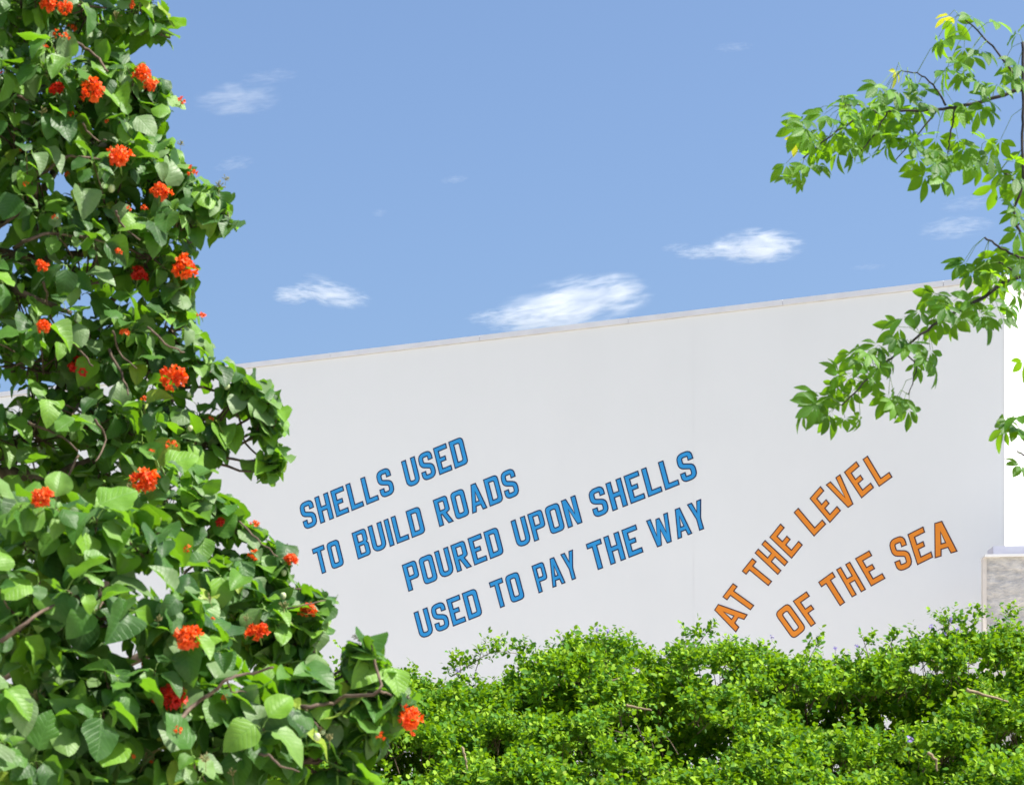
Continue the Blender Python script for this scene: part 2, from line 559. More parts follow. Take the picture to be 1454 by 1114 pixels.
def unproj(px, py):
    """photo point -> (U, V) on the wall."""
    U = px_to_U(px)
    Y = RC[1] + E1[1] * U
    return Vector((U, EYE + (HOR - py) * Y / FPX))


GAP = 0.105


def letter_obj(ch, org, ex, ey, fill, line, lw=0.024):
    """ex, ey: wall vectors of one glyph unit across and up."""
    w, loops = glyph(ch)
    loops3 = []
    for i, lp in enumerate(loops):
        if (area(lp) > 0) != (i == 0): lp = lp[::-1]
        wl_ = []
        for x, y in lp:
            q = org + ex * x + ey * y
            wl_.append((q.x, q.y))
        loops3.append(wl_)
    mb = MB()
    for k, (d, off, mi) in enumerate(((0.004, 0.004, 1), (-lw * 0.70, 0.0065, 0))):
        ls = [grow(l, d) for l in loops3]
        flat = [q for l in ls for q in l]
        tris = tessellate_polygon([[Vector((q[0], q[1], 0)) for q in l] for l in ls])
        vs = [wpt(q[0], q[1], off) for q in flat]
        fs = []
        for t in tris:
            a, b, c = (Vector(flat[t[0]]), Vector(flat[t[1]]), Vector(flat[t[2]]))
            cr = (b - a).cross(c - a)
            fs.append(t if cr > 0 else (t[0], t[2], t[1]))
        mb.add(vs, fs, mi)
    o = mb.build('letter', [fill, line], bld)
    o['label'] = ('blue' if fill is M_BLUE else 'orange') + ' painted letter ' + ch + ' with dark outline'


def word(text, start, end, cap):
    a, b = unproj(*start), unproj(*end)
    e = (b - a); ln = e.length; e.normalize()
    n = Vector((-e.y, e.x))
    tot = sum(glyph(c)[0] for c in text) + GAP * (len(text) - 1)
    kx = ln / tot
    x = 0.0
    for c in text:
        w = glyph(c)[0]
        letter_obj(c, a + e * (x * kx), e * kx, n * cap, M_BLUE, M_NAVY)
        x += w + GAP


capv = unproj(700 + 1297 / 4.036, 620 + 212 / 4.036) - unproj(700 + 1342 / 4.036, 620 + 375 / 4.036)
CAP = capv.length * 0.985
for t, s, e in (
    ('SHELLS', (433.0, 752.3), (561.5, 699.7)), ('USED', (578.9, 692.7), (665.6, 657.3)),
    ('TO', (452.0, 816.4), (489.2, 801.5)), ('BUILD', (508.5, 793.8), (604.7, 755.6)), ('ROADS', (624.2, 747.7), (738.7, 701.7)),
    ('POURED', (580.3, 839.5), (716.1, 785.5)), ('UPON', (735.2, 778.0), (827.1, 741.4)), ('SHELLS', (844.5, 735.6), (991.6, 677.2)),
    ('USED', (597.2, 907.1), (685.6, 872.3)), ('TO', (704.5, 865.0), (745.8, 848.7)), ('PAY', (765.2, 841.7), (823.9, 818.6)),
    ('THE', (842.5, 811.3), (913.6, 783.5)), ('WAY', (928.4, 778.5), (1006.5, 747.8))):
    word(t, s, e, CAP)

# the orange sentence follows two rising arcs: each letter has its own tilt
for ch, bl, br, tl in (
    ('A', (172, 1022), (236, 926), (34, 933)), ('T', (233, 926), (290, 852), (100, 830)),
    ('T', (330, 793), (387, 723), (205, 690)), ('H', (400, 710), (456, 640), (275, 592)), ('E', (475, 622), (535, 548), (355, 507)),
    ('L', (597, 502), (662, 435), (487, 372)), ('E', (683, 428), (742, 362), (573, 296)), ('V', (757, 365), (835, 308), (661, 222)),
    ('E', (855, 295), (922, 237), (760, 153)), ('L', (950, 232), (1022, 180), (861, 84)),
    ('O', (483, 1062), (557, 1002), (382, 920)), ('F', (580, 992), (654, 940), (482, 853)),
    ('T', (713, 897), (790, 842), (620, 750)), ('H', (803, 832), (878, 790), (717, 682)), ('E', (907, 773), (984, 730), (820, 622)),
    ('S', (1052, 697), (1138, 662), (997, 527)), ('E', (1158, 657), (1243, 615), (1105, 491)), ('A', (1253, 620), (1376, 583), (1210, 443))):
    o3 = [unproj(1000 + a / 3.826, 630 + b / 3.826) for a, b in (bl, br, tl)]
    w = glyph(ch)[0]
    letter_obj(ch, o3[0], (o3[1] - o3[0]) / w, (o3[2] - o3[0]), M_ORANGE, M_BROWN, 0.021)

# ------------------------------------------------------------------ rough stone annex wall at the right
sw = empty('stone_wall', tuple(P(1500, HOR, 38.0)[:2]) + (0,))
tag(sw, 'rough pale stone annex wall with white coping, at the right edge beside the orange SEA', 'wall')
DS = 38.0
xl = P(1397, 0, DS)[0]
ztop = P(0, 791, DS)[2]
# weathered face: a displaced grid
nx, nz = 90, 100
xs = np.linspace(xl, xl + 5.0, nx)
zs = np.linspace(0.0, ztop, nz)
gx, gz = np.meshgrid(xs, zs)
rs = np.random.default_rng(3)


def fbm(u, v, seed, octs=5):
    r = np.random.default_rng(seed)
    out = np.zeros_like(u); a = 1.0
    for o in range(octs):
        tab = r.random((64, 64))
        x = u * 2 ** o; y = v * 2 ** o
        xi = np.floor(x).astype(int); yi = np.floor(y).astype(int)
        fx = x - xi; fy = y - yi
        fx = fx * fx * (3 - 2 * fx); fy = fy * fy * (3 - 2 * fy)
        t = lambda i, j: tab[i % 64, j % 64]
        out += a * ((t(xi, yi) * (1 - fx) + t(xi + 1, yi) * fx) * (1 - fy) + (t(xi, yi + 1) * (1 - fx) + t(xi + 1, yi + 1) * fx) * fy)
        a *= 0.55
    return out


dz = (fbm(gx * 0.9, gz * 2.8, 5) - 1.1) * 0.05
dz = dz * np.clip((ztop - gz) / 0.05, 0, 1) * np.clip((gx - xl) / 0.12, 0, 1)
slope = 0.4588 / 0.8885
gy = DS - (gx - xl) * slope * 0.25 - 0.012 + dz
mb = MB()
mb.add(np.stack([gx.ravel(), gy.ravel(), gz.ravel()], 1),
       [(j * nx + i, j * nx + i + 1, (j + 1) * nx + i + 1, (j + 1) * nx + i) for j in range(nz - 1) for i in range(nx - 1)])
mb.build('stone_face', M_STONE, sw, smooth=True)
mb = MB()
mb.prism([(xl + 0.02, DS + 0.06), (xl + 5.0, DS - 5 * slope * .25 + .06), (xl + 5.0, DS + .32 - 5 * slope * .25), (xl + 0.02, DS + 0.32)], 0, ztop - 0.003)
mb.build('wall_core', M_PLASTER, sw)
mb = MB()
mb.prism([(xl - 0.02, DS - 0.04), (xl + 0.035, DS - 0.04), (xl + 0.035, DS + 0.05), (xl - 0.02, DS + 0.05)], 0, ztop - 0.002)
mb.build('corner_strip', M_PLASTER, sw)
mb = MB()
mb.prism([(xl + 0.0, DS - 0.09), (xl + 5.0, DS - 0.09 - 5 * slope * .25), (xl + 5.0, DS + .3 - 5 * slope * .25), (xl + 0.0, DS + 0.3)], ztop, ztop + 0.035)
mb.build('coping', M_WHITE, sw)
mb = MB()
x2 = P(1409, 0, DS + .5)[0]
mb.prism([(x2, DS + 0.42), (x2 + 5.0, DS + 0.42 - 5 * slope * .25), (x2 + 5.0, DS + .55), (x2, DS + 0.9)], ztop - 0.3, P(0, 776, DS + .5)[2])
mb.build('roof_edge', M_SLAB, sw)

# ------------------------------------------------------------------ clouds (real, thin, far away)
def cloud_mat(seed, dens, thr, stretch, soft):
    m, N, L, out = new_mat('cloud_vapour')
    tc = N.new('ShaderNodeTexCoord')
    mp = N.new('ShaderNodeMapping')
    mp.inputs['Location'].default_value = (seed * 3.7, seed * 1.9, seed * 5.3)
    mp.inputs['Scale'].default_value = stretch
    L.new(tc.outputs['Object'], mp.inputs[0])
    nz = noise(N, L, mp.outputs[0], 1.0, 9, 0.66, 0.5)
    nz = mathn(N, L, 'MULTIPLY_ADD', mathn(N, L, 'SUBTRACT', nz, 0.5), 3.5, 0.5)
    ln = N.new('ShaderNodeVectorMath'); ln.operation = 'LENGTH'
    L.new(tc.outputs['Object'], ln.inputs[0])
    fall = mathn(N, L, 'SUBTRACT', 1.0, ln.outputs['Value'], clamp=True)
    e = mathn(N, L, 'ADD', mathn(N, L, 'MULTIPLY', fall, soft), mathn(N, L, 'SUBTRACT', nz, thr))
    e = mathn(N, L, 'MULTIPLY', mathn(N, L, 'MULTIPLY', e, 2.3, clamp=True), mathn(N, L, 'MULTIPLY', fall, 6.0, clamp=True))
    v = N.new('ShaderNodeVolumePrincipled')
    v.inputs['Color'].default_value = (1, 1, 1, 1)
    v.inputs['Anisotropy'].default_value = 0.0
    L.new(mathn(N, L, 'MULTIPLY', mathn(N, L, 'POWER', e, 1.45), dens * 0.62), v.inputs['Density'])
    L.new(v.outputs[0], out.inputs['Volume'])
    try: m.cycles.volume_step_rate = 0.5
    except Exception: pass
    return m


DC = 2400.0
CL = [  # name-label, px, py, w, h, tilt(deg), density, threshold, softness
    ('soft oval cloud high at the left, beside the flowering tree', 337, 141, 140, 50, 4, 0.012, 0.56, 0.62),
    ('faint wisp just above the soft oval cloud at the left', 382, 109, 95, 22, 6, 0.012, 0.58, 0.45),
    ('small thin wisp below the soft oval cloud', 332, 233, 66, 22, 10, 0.014, 0.56, 0.45),
    ('small bright cloud, left puff of the low group over the roofline', 414, 419, 62, 30, 0, 0.035, 0.52, 0.6),
    ('small bright cloud, right puff of the low group, trailing to the right', 472, 418, 120, 40, -10, 0.035, 0.55, 0.6),
    ('tiny wisp above the two low puffs', 452, 394, 50, 13, -12, 0.02, 0.55, 0.45),
    ('large ragged white cloud touching the roofline, thin at its left end', 815, 432, 250, 82, 11, 0.028, 0.56, 0.60),
    ('flat tail of the large ragged cloud', 735, 448, 160, 30, 4, 0.035, 0.53, 0.60),
    ('low streak under the large ragged cloud at the roofline', 745, 464, 120, 24, 3, 0.026, 0.54, 0.55),
    ('bright ragged cloud right of centre, thin at its left end', 1075, 350, 150, 54, 2, 0.038, 0.54, 0.62),
    ('flat pointed tail of the bright ragged cloud right of centre', 1005, 358, 110, 22, 3, 0.036, 0.52, 0.60),
    ('tiny wisp left of the bright ragged cloud', 960, 351, 50, 14, 8, 0.02, 0.54, 0.5),
    ('streaky thin cloud between the leafy branches at the right', 1358, 323, 120, 36, 6, 0.017, 0.57, 0.55),
    ('faint streak above the streaky thin cloud at the right', 1375, 289, 90, 24, 8, 0.012, 0.57, 0.45),
    ('thin short wisp near the top, left of the palmate branches', 1040, 67, 62, 14, 3, 0.016, 0.56, 0.5),
    ('tiny wisp in the open sky above the roof', 645, 255, 46, 12, 8, 0.022, 0.55, 0.5),
    ('tiny faint puff in the open sky, left of the other tiny wisp', 539, 302, 26, 12, 8, 0.018, 0.56, 0.5),
    ('tiny faint streak low over the roof at the right', 1232, 379, 60, 10, 3, 0.016, 0.55, 0.45),
]
ico = bpy.data.meshes.new('cloud')
import bmesh
bm = bmesh.new(); bmesh.ops.create_icosphere(bm, subdivisions=3, radius=1.0); bm.to_mesh(ico); bm.free()
for i, (lab, px, py, w_, h_, tilt, den, thr, soft) in enumerate(CL):
    me = ico.copy()
    ar = w_ / h_
    me.materials.append(cloud_mat(i + 1.3, den, thr, (1.0 * ar * 0.75, 2.4, 3.3), soft))
    s = DC / FPX
    loc = P(px, py, DC)
    mtx = Matrix.Translation(loc) @ Matrix.Rotation(-math.radians(tilt), 4, 'Y') @ Matrix.Diagonal((w_ * s * .5, h_ * s * 0.8, h_ * s * .5, 1))
    o = link('cloud', me, None, matrix=mtx)
    tag(o, lab, 'cloud', 'small fair weather clouds')


# ------------------------------------------------------------------ leaf shapes
def blade(nu, nv, prof, fold, droop, wav=0.0, seed=0, curl=0.0):
    """Leaf along +Y (length 1), across X, normal +Z. Returns verts, quads, uvs per vert."""
    r = random.Random(seed)
    ph = r.uniform(0, 6)
    V, UV, F = [], [], []
    for j in range(nv + 1):
        v = j / nv
        hw = prof(v)
        for i in range(nu + 1):
            u = -1 + 2 * i / nu
            x = u * hw
            z = abs(u) * hw * fold - droop * v * v + wav * math.sin(v * 11 + ph + u) * abs(u) * hw
            z -= curl * u * u * hw
            V.append((x, v - 0.25 * droop * v * v, z)); UV.append((0.5 + 0.5 * u * min(1, hw * 2.6), v))
    for j in range(nv):
        for i in range(nu):
            a = j * (nu + 1) + i
            F.append((a, a + 1, a + nu + 2, a + nu + 1))
    return V, F, UV


def ovate(v):
    w_ = 0.41 * math.sin(PI * min(1, v) ** 0.70) ** 0.72 if 0 < v < 1 else 0.0
    if v > 0.86: w_ *= (1 - (v - 0.86) / 0.14 * 0.35)
    return max(w_, 0.004)


def obl(v):
    return max(0.005, 0.18 * math.sin(PI * v ** 1.1) ** 0.85 if 0 < v < 1 else 0.005)


def mesh_uv(name, V, F, UV, mat):
    me = bpy.data.meshes.new(name)
    me.from_pydata(V, [], F)
    uvl = me.uv_layers.new(name='UVMap')
    idx = np.empty(len(me.loops), int); me.loops.foreach_get('vertex_index', idx)
    uvl.data.foreach_set('uv', np.array(UV, dtype=np.float32)[idx].ravel())
    me.materials.append(mat)
    me.polygons.foreach_set('use_smooth', [True] * len(F))
    me.update()
    return me


def joined(name, base_list, which, mats4, offset, mat):
    """Numpy join of many copies: base_list of (V,F,UV); mats4 (n,3,4)."""
    vs, fs, uvs, base = [], [], [], 0
    for k, (V, F, UV) in enumerate(base_list):
        sel = np.where(which == k)[0]
        if not len(sel): continue
        V = np.array(V, float); F = np.array(F, int); UV = np.array(UV, np.float32)
        M = mats4[sel]
        W = np.einsum('nij,vj->nvi', M[:, :, :3], V) + M[:, None, :, 3] - np.array(offset)[None, None, :]
        nV = len(V)
        vs.append(W.reshape(-1, 3))
        FF = F[None] + (base + np.arange(len(sel)) * nV)[:, None, None]
        fs.append(FF.reshape(-1, F.shape[1]))
        uvs.append(np.tile(UV, (len(sel), 1)))
        base += nV * len(sel)
    vs = np.concatenate(vs); fs = np.concatenate(fs); uvs = np.concatenate(uvs)
    k = fs.shape[1]
    me = bpy.data.meshes.new(name)
    me.vertices.add(len(vs)); me.vertices.foreach_set('co', vs.astype(np.float32).ravel())
    me.loops.add(fs.size); me.loops.foreach_set('vertex_index', fs.astype(np.int32).ravel())
    me.polygons.add(len(fs))
    me.polygons.foreach_set('loop_start', np.arange(0, fs.size, k, dtype=np.int32))
    me.polygons.foreach_set('use_smooth', np.ones(len(fs), bool))
    uvl = me.uv_layers.new(name='UVMap')
    uvl.data.foreach_set('uv', uvs[fs.ravel()].astype(np.float32).ravel())
    me.materials.append(mat)
    me.update(calc_edges=True)
    return me


def norm(a):
    return a / np.maximum(np.linalg.norm(a, axis=-1, keepdims=True), 1e-9)


def frames(pos, axis, up, size):
    """(n,3,4) transforms: local Y -> axis, local Z ~ up."""
    y = norm(axis)
    x = norm(np.cross(y, up))
    z = np.cross(x, y)
    M = np.empty((len(pos), 3, 4))
    M[:, :, 0] = x * size[:, None]; M[:, :, 1] = y * size[:, None]; M[:, :, 2] = z * size[:, None]; M[:, :, 3] = pos
    return M


# ================================================================== the flowering tree at the left
LT_BASE = (-2.35, 9.6, 0.0)
lt = empty('flowering_tree', LT_BASE)
tag(lt, 'broad leaved tree with clusters of orange red flowers filling the left side', 'tree')
# lobes: px, py, radius px, depth m, leaf length m
LOBES = []
def lob(D, ll, *items):
    for it in items: LOBES.append((it[0], it[1], it[2], D + (it[3] if len(it) > 3 else 0), ll))
lob(10.4, 0.122, (40, 30, 80), (125, 20, 62), (190, 20, 40), (225, 45, 26), (20, 130, 85), (258, 238, 15), (245, 262, 20), (60, 690, 60), (150, 678, 50), (215, 660, 34), (95, 140, 70), (150, 118, 45), (185, 138, 45), (222, 150, 28), (215, 118, 20),
    (30, 225, 80), (120, 205, 62), (190, 205, 42), (232, 212, 20), (205, 245, 40), (60, 310, 85), (150, 295, 70), (225, 285, 48), (285, 280, 28), (310, 298, 22), (322, 310, 18), (330, 318, 12), (300, 275, 18),
    (255, 325, 35), (30, 420, 90), (125, 395, 80), (205, 375, 58), (250, 385, 26), (252, 430, 30), (240, 470, 36), (50, 525, 100), (150, 490, 80), (215, 520, 50),
    (265, 500, 28), (295, 525, 22), (350, 548, 26), (378, 575, 26), (335, 560, 16), (388, 612, 22), (372, 605, 22), (395, 650, 20), (385, 670, 16), (40, 625, 90), (130, 600, 75), (215, 605, 52),
    (262, 640, 36), (285, 600, 24), (310, 612, 16), (300, 640, 18))
lob(9.6, 0.128, (235, 700, 48), (285, 715, 36), (318, 722, 20), (340, 755, 22), (290, 760, 34), (398, 778, 20), (362, 800, 30), (408, 800, 14), (330, 830, 42), (425, 840, 30), (462, 850, 12), (385, 850, 36),
    (440, 880, 26), (395, 895, 42), (340, 890, 50), (440, 915, 24), (300, 860, 50), (400, 935, 30))
lob(8.3, 0.135, (40, 770, 75), (130, 770, 70), (205, 775, 52), (45, 880, 90), (150, 870, 85), (235, 880, 60), (290, 930, 55), (50, 1000, 95), (150, 1020, 90), (240, 1010, 75),
    (325, 1010, 60), (60, 1105, 90), (180, 1110, 80), (290, 1100, 75), (375, 1060, 52), (425, 1085, 46), (470, 1090, 30), (505, 1115, 26), (395, 1000, 40), (430, 975, 26))
lob(8.35, 0.125, (515, 925, 17), (535, 945, 17), (505, 940, 14), (505, 1000, 22), (530, 1015, 22), (562, 1000, 16), (580, 990, 10), (535, 1038, 12), (462, 1005, 20), (450, 1035, 20))
for y in range(-120, 1250, 120):
    lob(9.9, 0.122, (-85, y, 95), (-230, y + 50, 110, .3))
lob(10.3, 0.122, (40, -80, 85), (140, -70, 55), (-120, -190, 110), (10, -170, 80))

tips, tdir, tll, tcen = [], [], [], []
for (px, py, r, D, ll) in LOBES:
    c = P(px, py, D); rm = r * D / FPX
    n = int(max(3, 0.0050 * r * r)) if r > 45 else int(max(5, 0.0105 * r * r))
    if px < -40 or py < -60: n = int(n * 0.45)
    d = norm(rng.normal(size=(n, 3)))
    d[:, 2] = d[:, 2] * 0.9 + 0.1
    rad = rng.random(n) ** 0.45
    depth = 1.0 if r < 32 else 2.6
    off = d * rad[:, None] * rm * np.array((0.86, depth, 0.86))
    tips.append(c + off)
    outw = norm(d * np.array((1, 0.8, 0.7)) + np.array((0.15, -0.15, 0.25)))
    tdir.append(outw); tll.append(np.full(n, ll)); tcen.append(c + rng.normal(size=(n, 3)) * rm * .15)
tips = np.concatenate(tips); tdir = np.concatenate(tdir); tll = np.concatenate(tll); tcen = np.concatenate(tcen)
# leaves round each tip
pos, ax, up, sz, petA = [], [], [], [], []
tipi = []
for ti, (t, d, ll) in enumerate(zip(tips, tdir, tll)):
    k = rng.integers(4, 8)
    a0 = rng.random() * 6.28
    e1 = norm(np.cross(d, (0.1, 0.2, 1.0))); e2 = np.cross(d, e1)
    for q in range(k):
        an = a0 + q * 2.4
        s = 0.36 + 0.78 * rng.random() ** 0.85
        if q >= k - 2: s *= 0.6
        radial = e1 * math.cos(an) + e2 * math.sin(an)
        base = t - d * (q / k) * ll * 0.55
        droop = rng.uniform(0.0, 1.15)
        a = norm(radial * 0.95 + d * 0.40 + np.array((0, 0, -droop)))
        pet = norm(radial + d * 0.8 + np.array((0, 0, 0.25)))
        pb = base + pet * ll * 0.30 * s
        upv = np.array((0.32, -0.30, 0.85)) + radial * 0.35 + d * 0.35 + rng.normal(size=3) * 0.33
        pos.append(pb); ax.append(a); up.append(upv); sz.append(ll * s); petA.append(base); tipi.append(ti)
pos = np.array(pos); ax = np.array(ax); up = np.array(up); sz = np.array(sz); petA = np.array(petA); tipi = np.array(tipi)
# keep the few sky gaps of the crown open
def proj(p):
    return 727 + FPX * p[:, 0] / p[:, 1], HOR - FPX * (p[:, 2] - EYE) / p[:, 1]
cx, cyy = proj(pos + ax * sz[:, None] * 0.5)
keep = np.ones(len(pos), bool)
for gx_, gy_, grx, gry in ((225, 82, 38, 22), (100, 78, 12, 16), (315, 238, 32, 12), (320, 360, 40, 20), (345, 690, 24, 22), (335, 655, 20, 16), (305, 470, 16, 10), (440, 735, 50, 40), (332, 776, 32, 13), (300, 812, 18, 6), (352, 822, 14, 6), (290, 700, 10, 8), (384, 888, 14, 7), (378, 988, 10, 13), (345, 640, 20, 22), (298, 745, 12, 10), (322, 590, 15, 11), (350, 602, 11, 16), (368, 640, 8, 12), (60, 680, 8, 5), (218, 652, 7, 8), (292, 970, 8, 8),
                           (484, 890, 22, 30), (467, 932, 15, 36), (478, 955, 14, 20), (430, 830, 60, 4), (290, 190, 30, 30), (100, 690, 12, 8), (215, 652, 6, 7)):
    keep &= ((cx - gx_) / grx) ** 2 + ((cyy - gy_) / gry) ** 2 > 1
EDGE = np.array([(-200, 260), (0, 240), (20, 262), (60, 262), (68, 240), (72, 200), (98, 202), (105, 228), (140, 268), (170, 264), (180, 238), (200, 256), (232, 270), (250, 292), (270, 322), (300, 337), (325, 346),
                 (335, 322), (345, 288), (380, 288), (420, 298), (440, 302), (460, 292), (480, 302), (500, 322), (515, 350), (530, 388), (560, 402), (600, 418), (680, 420), (690, 385), (700, 352), (735, 372), (750, 374),
                 (775, 421), (800, 425), (815, 412), (828, 402), (834, 480), (850, 486), (870, 478), (895, 472), (905, 545), (950, 572), (980, 600), (1000, 606), (1030, 602), (1045, 578), (1060, 560), (1114, 555), (1400, 560)], float)
EJ = np.array([(y, r_) for y, r_ in zip(range(-400, 1600, 17), np.random.default_rng(5).uniform(-13, 9, 118))])
tx, ty_ = proj(pos + ax * sz[:, None] * 0.95)
lim = np.interp(ty_, EDGE[:, 0], EDGE[:, 1]) + rng.uniform(-4, 9, len(tx)) + np.interp(ty_, EJ[:, 0], EJ[:, 1])
keep &= (tx < lim) & (cx + sz * FPX / pos[:, 1] * .2 < np.interp(cyy, EDGE[:, 0], EDGE[:, 1]))
for gx_, gy_, grx, gry, pr in ((78, 400, 60, 78, .72), (70, 268, 38, 26, .6), (50, 640, 70, 40, .65), (95, 980, 48, 26, .5), (140, 905, 40, 26, .55), (20, 930, 30, 40, .6), (250, 330, 26, 30, .35), (290, 600, 30, 40, .45),
                            (180, 560, 40, 40, .4), (100, 90, 40, 40, .4), (170, 265, 40, 26, .4), (390, 1040, 34, 16, .5), (190, 835, 60, 30, .6), (455, 1085, 30, 16, .7), (240, 470, 30, 24, .5), (110, 170, 34, 20, .5), (30, 560, 40, 50, .6), (120, 760, 50, 16, .4), (230, 1070, 40, 18, .5), (340, 920, 30, 14, .6), (60, 1040, 30, 16, .5), (150, 850, 70, 34, .45), (30, 800, 40, 30, .5)):
    inside = ((cx - gx_) / grx) ** 2 + ((cyy - gy_) / gry) ** 2 < 1
    lim_d = np.where(cyy > 700, 8.6, 10.75)
    keep &= ~(inside & (pos[:, 1] < lim_d) & (rng.random(len(cx)) < pr))
lcount = np.bincount(tipi[keep], minlength=len(tips))
pos, ax, up, sz, petA, cx, cyy = (a[keep] for a in (pos, ax, up, sz, petA, cx, cyy))
nl = len(pos)
mats = frames(pos, ax, up, sz)
variants = [blade(4, 7, (lambda v, k_=(1.0, .86, 1.08, .94)[i % 4]: ovate(v) * k_), f, dr, 0.14, i, cu) for i, (f, dr, cu) in enumerate(
    ((0.25, 0.16, 0), (0.42, 0.30, 0), (0.12, 0.10, 0.1), (0.65, 0.20, 0), (0.3, 0.52, 0.05), (0.05, 0.25, 0.25), (0.8, 0.35, 0), (0.2, 0.05, 0.4), (0.5, 0.6, 0.1)))]
which = rng.integers(0, len(variants), nl)
# the 300 leaves that show largest become single leaves
dist = pos[:, 1]
order = np.argsort(dist)
GW, GH = 364, 279
own = -np.ones((GH, GW), int)
for i in order[::-1]:
    x, y = cx[i] / 4, cyy[i] / 4
    r_ = max(1, int(sz[i] * FPX / dist[i] * 0.30 / 4 + .5))
    if x < 0 or y < 0 or x >= GW or y >= GH: continue
    own[max(0, int(y) - r_):int(y) + r_ + 1, max(0, int(x) - r_):int(x) + r_ + 1] = i
cnt = np.bincount(own[own >= 0].ravel(), minlength=nl)
face = np.abs(mats[:, 1, 2]) / sz
best = np.argsort(-(cnt * (0.25 + face)))[:296]
is_best = np.zeros(nl, bool); is_best[best] = True
rest = np.where(~is_best)[0]
me = joined('leaves', variants, which[rest], mats[rest], LT_BASE, M_LEAF)
link('leaves', me, lt, matrix=Matrix.Translation(LT_BASE), kind='stuff')
vm = [mesh_uv('leaf', *v, M_LEAF) for v in variants]
for i in best:
    M = Matrix([list(mats[i, 0]), list(mats[i, 1]), list(mats[i, 2]), [0, 0, 0, 1]])
    link('leaf', vm[which[i]], lt, matrix=M)
# stalks and fine twigs
mb = MB()
vis = (cx > -40) & (cx < 640) & (cyy > -40) & (cyy < 1150)
for i in np.where(vis)[0]:
    mb.tube([petA[i], (petA[i] + pos[i]) / 2 + np.array((0, 0, .004)), pos[i]], [0.0022, 0.0016, 0.0014], 3, cap=False)
mb.build('leaf_stalks', M_GSTEM, lt, smooth=True, kind='stuff')
mb = MB()
for ti, (t, d, ll) in enumerate(zip(tips, tdir, tll)):
    if lcount[ti] < 3: continue
    b0 = tcen[ti]; v_ = t - b0; L0 = np.linalg.norm(v_)
    if L0 > .30: b0 = t - v_ / L0 * .30
    m1 = (t + b0) / 2 + rng.normal(size=3) * 0.012 + np.array((0, 0, -.008))
    mb.tube([b0, m1, t], [0.0050, 0.0036, 0.0022], 4, cap=False)
big = [(P(q[0], q[1], q[3]), q) for q in LOBES if q[2] > 34]
for q in LOBES:
    if q[2] > 34: continue
    c = P(q[0], q[1], q[3])
    e = min(big, key=lambda z: np.linalg.norm(z[0] - c) + (0.3 if z[1][0] > q[0] else 0))[0]
    if np.linalg.norm(e - c) > .45: e = c + (e - c) / np.linalg.norm(e - c) * .45
    w_ = wiggle([e, (e + c) / 2 + np.array((0, .02, -.02)), c], .008, 4, int(q[0]))
    mb.tube(w_, list(np.linspace(.008, .004, len(w_))), 5, cap=False)
mb.build('twigs', M_TWIG, lt, smooth=True, kind='stuff')
# trunk, hidden limbs and the boughs one sees
trunk = wiggle([(-2.35, 9.7, 0), (-2.38, 9.75, 0.8), (-2.30, 9.9, 1.7), (-2.22, 10.0, 2.7), (-2.3, 10.3, 4.0), (-2.45, 10.4, 5.2)], 0.02, 4, 5)
mb = MB(); mb.tube(trunk, list(np.linspace(0.17, 0.05, len(trunk))), 10)
mb.build('trunk', M_BARK, lt, smooth=True)
hub = [Vector(trunk[8]), Vector(trunk[11]), Vector(trunk[14]), Vector(trunk[17])]
limbs = [((120, 1000, 8.8), .05), ((300, 1010, 8.6), .045), ((60, 780, 8.9), .04), ((330, 850, 9.7), .035), ((240, 700, 9.9), .035), ((250, 560, 10.3), .04),
         ((60, 560, 10.5), .04), ((180, 400, 10.5), .035), ((60, 320, 10.6), .035), ((240, 290, 10.5), .03), ((120, 180, 10.5), .03), ((60, 60, 10.5), .03), ((200, 30, 10.6), .02)]
for k, ((x, y, D), r0) in enumerate(limbs):
    e = Vector(P(x, y, D + .25))
    h = min(hub, key=lambda q: abs(q.z - (e.z - 0.6)))
    m = (h + e) / 2 + Vector((0, 0.1, -0.12))
    w_ = wiggle([h, m, e], 0.025, 5, k)
    mb = MB(); mb.tube(w_, list(np.linspace(r0, 0.012, len(w_))), 7)
    mb.build('branch', M_BARK, lt, smooth=True)
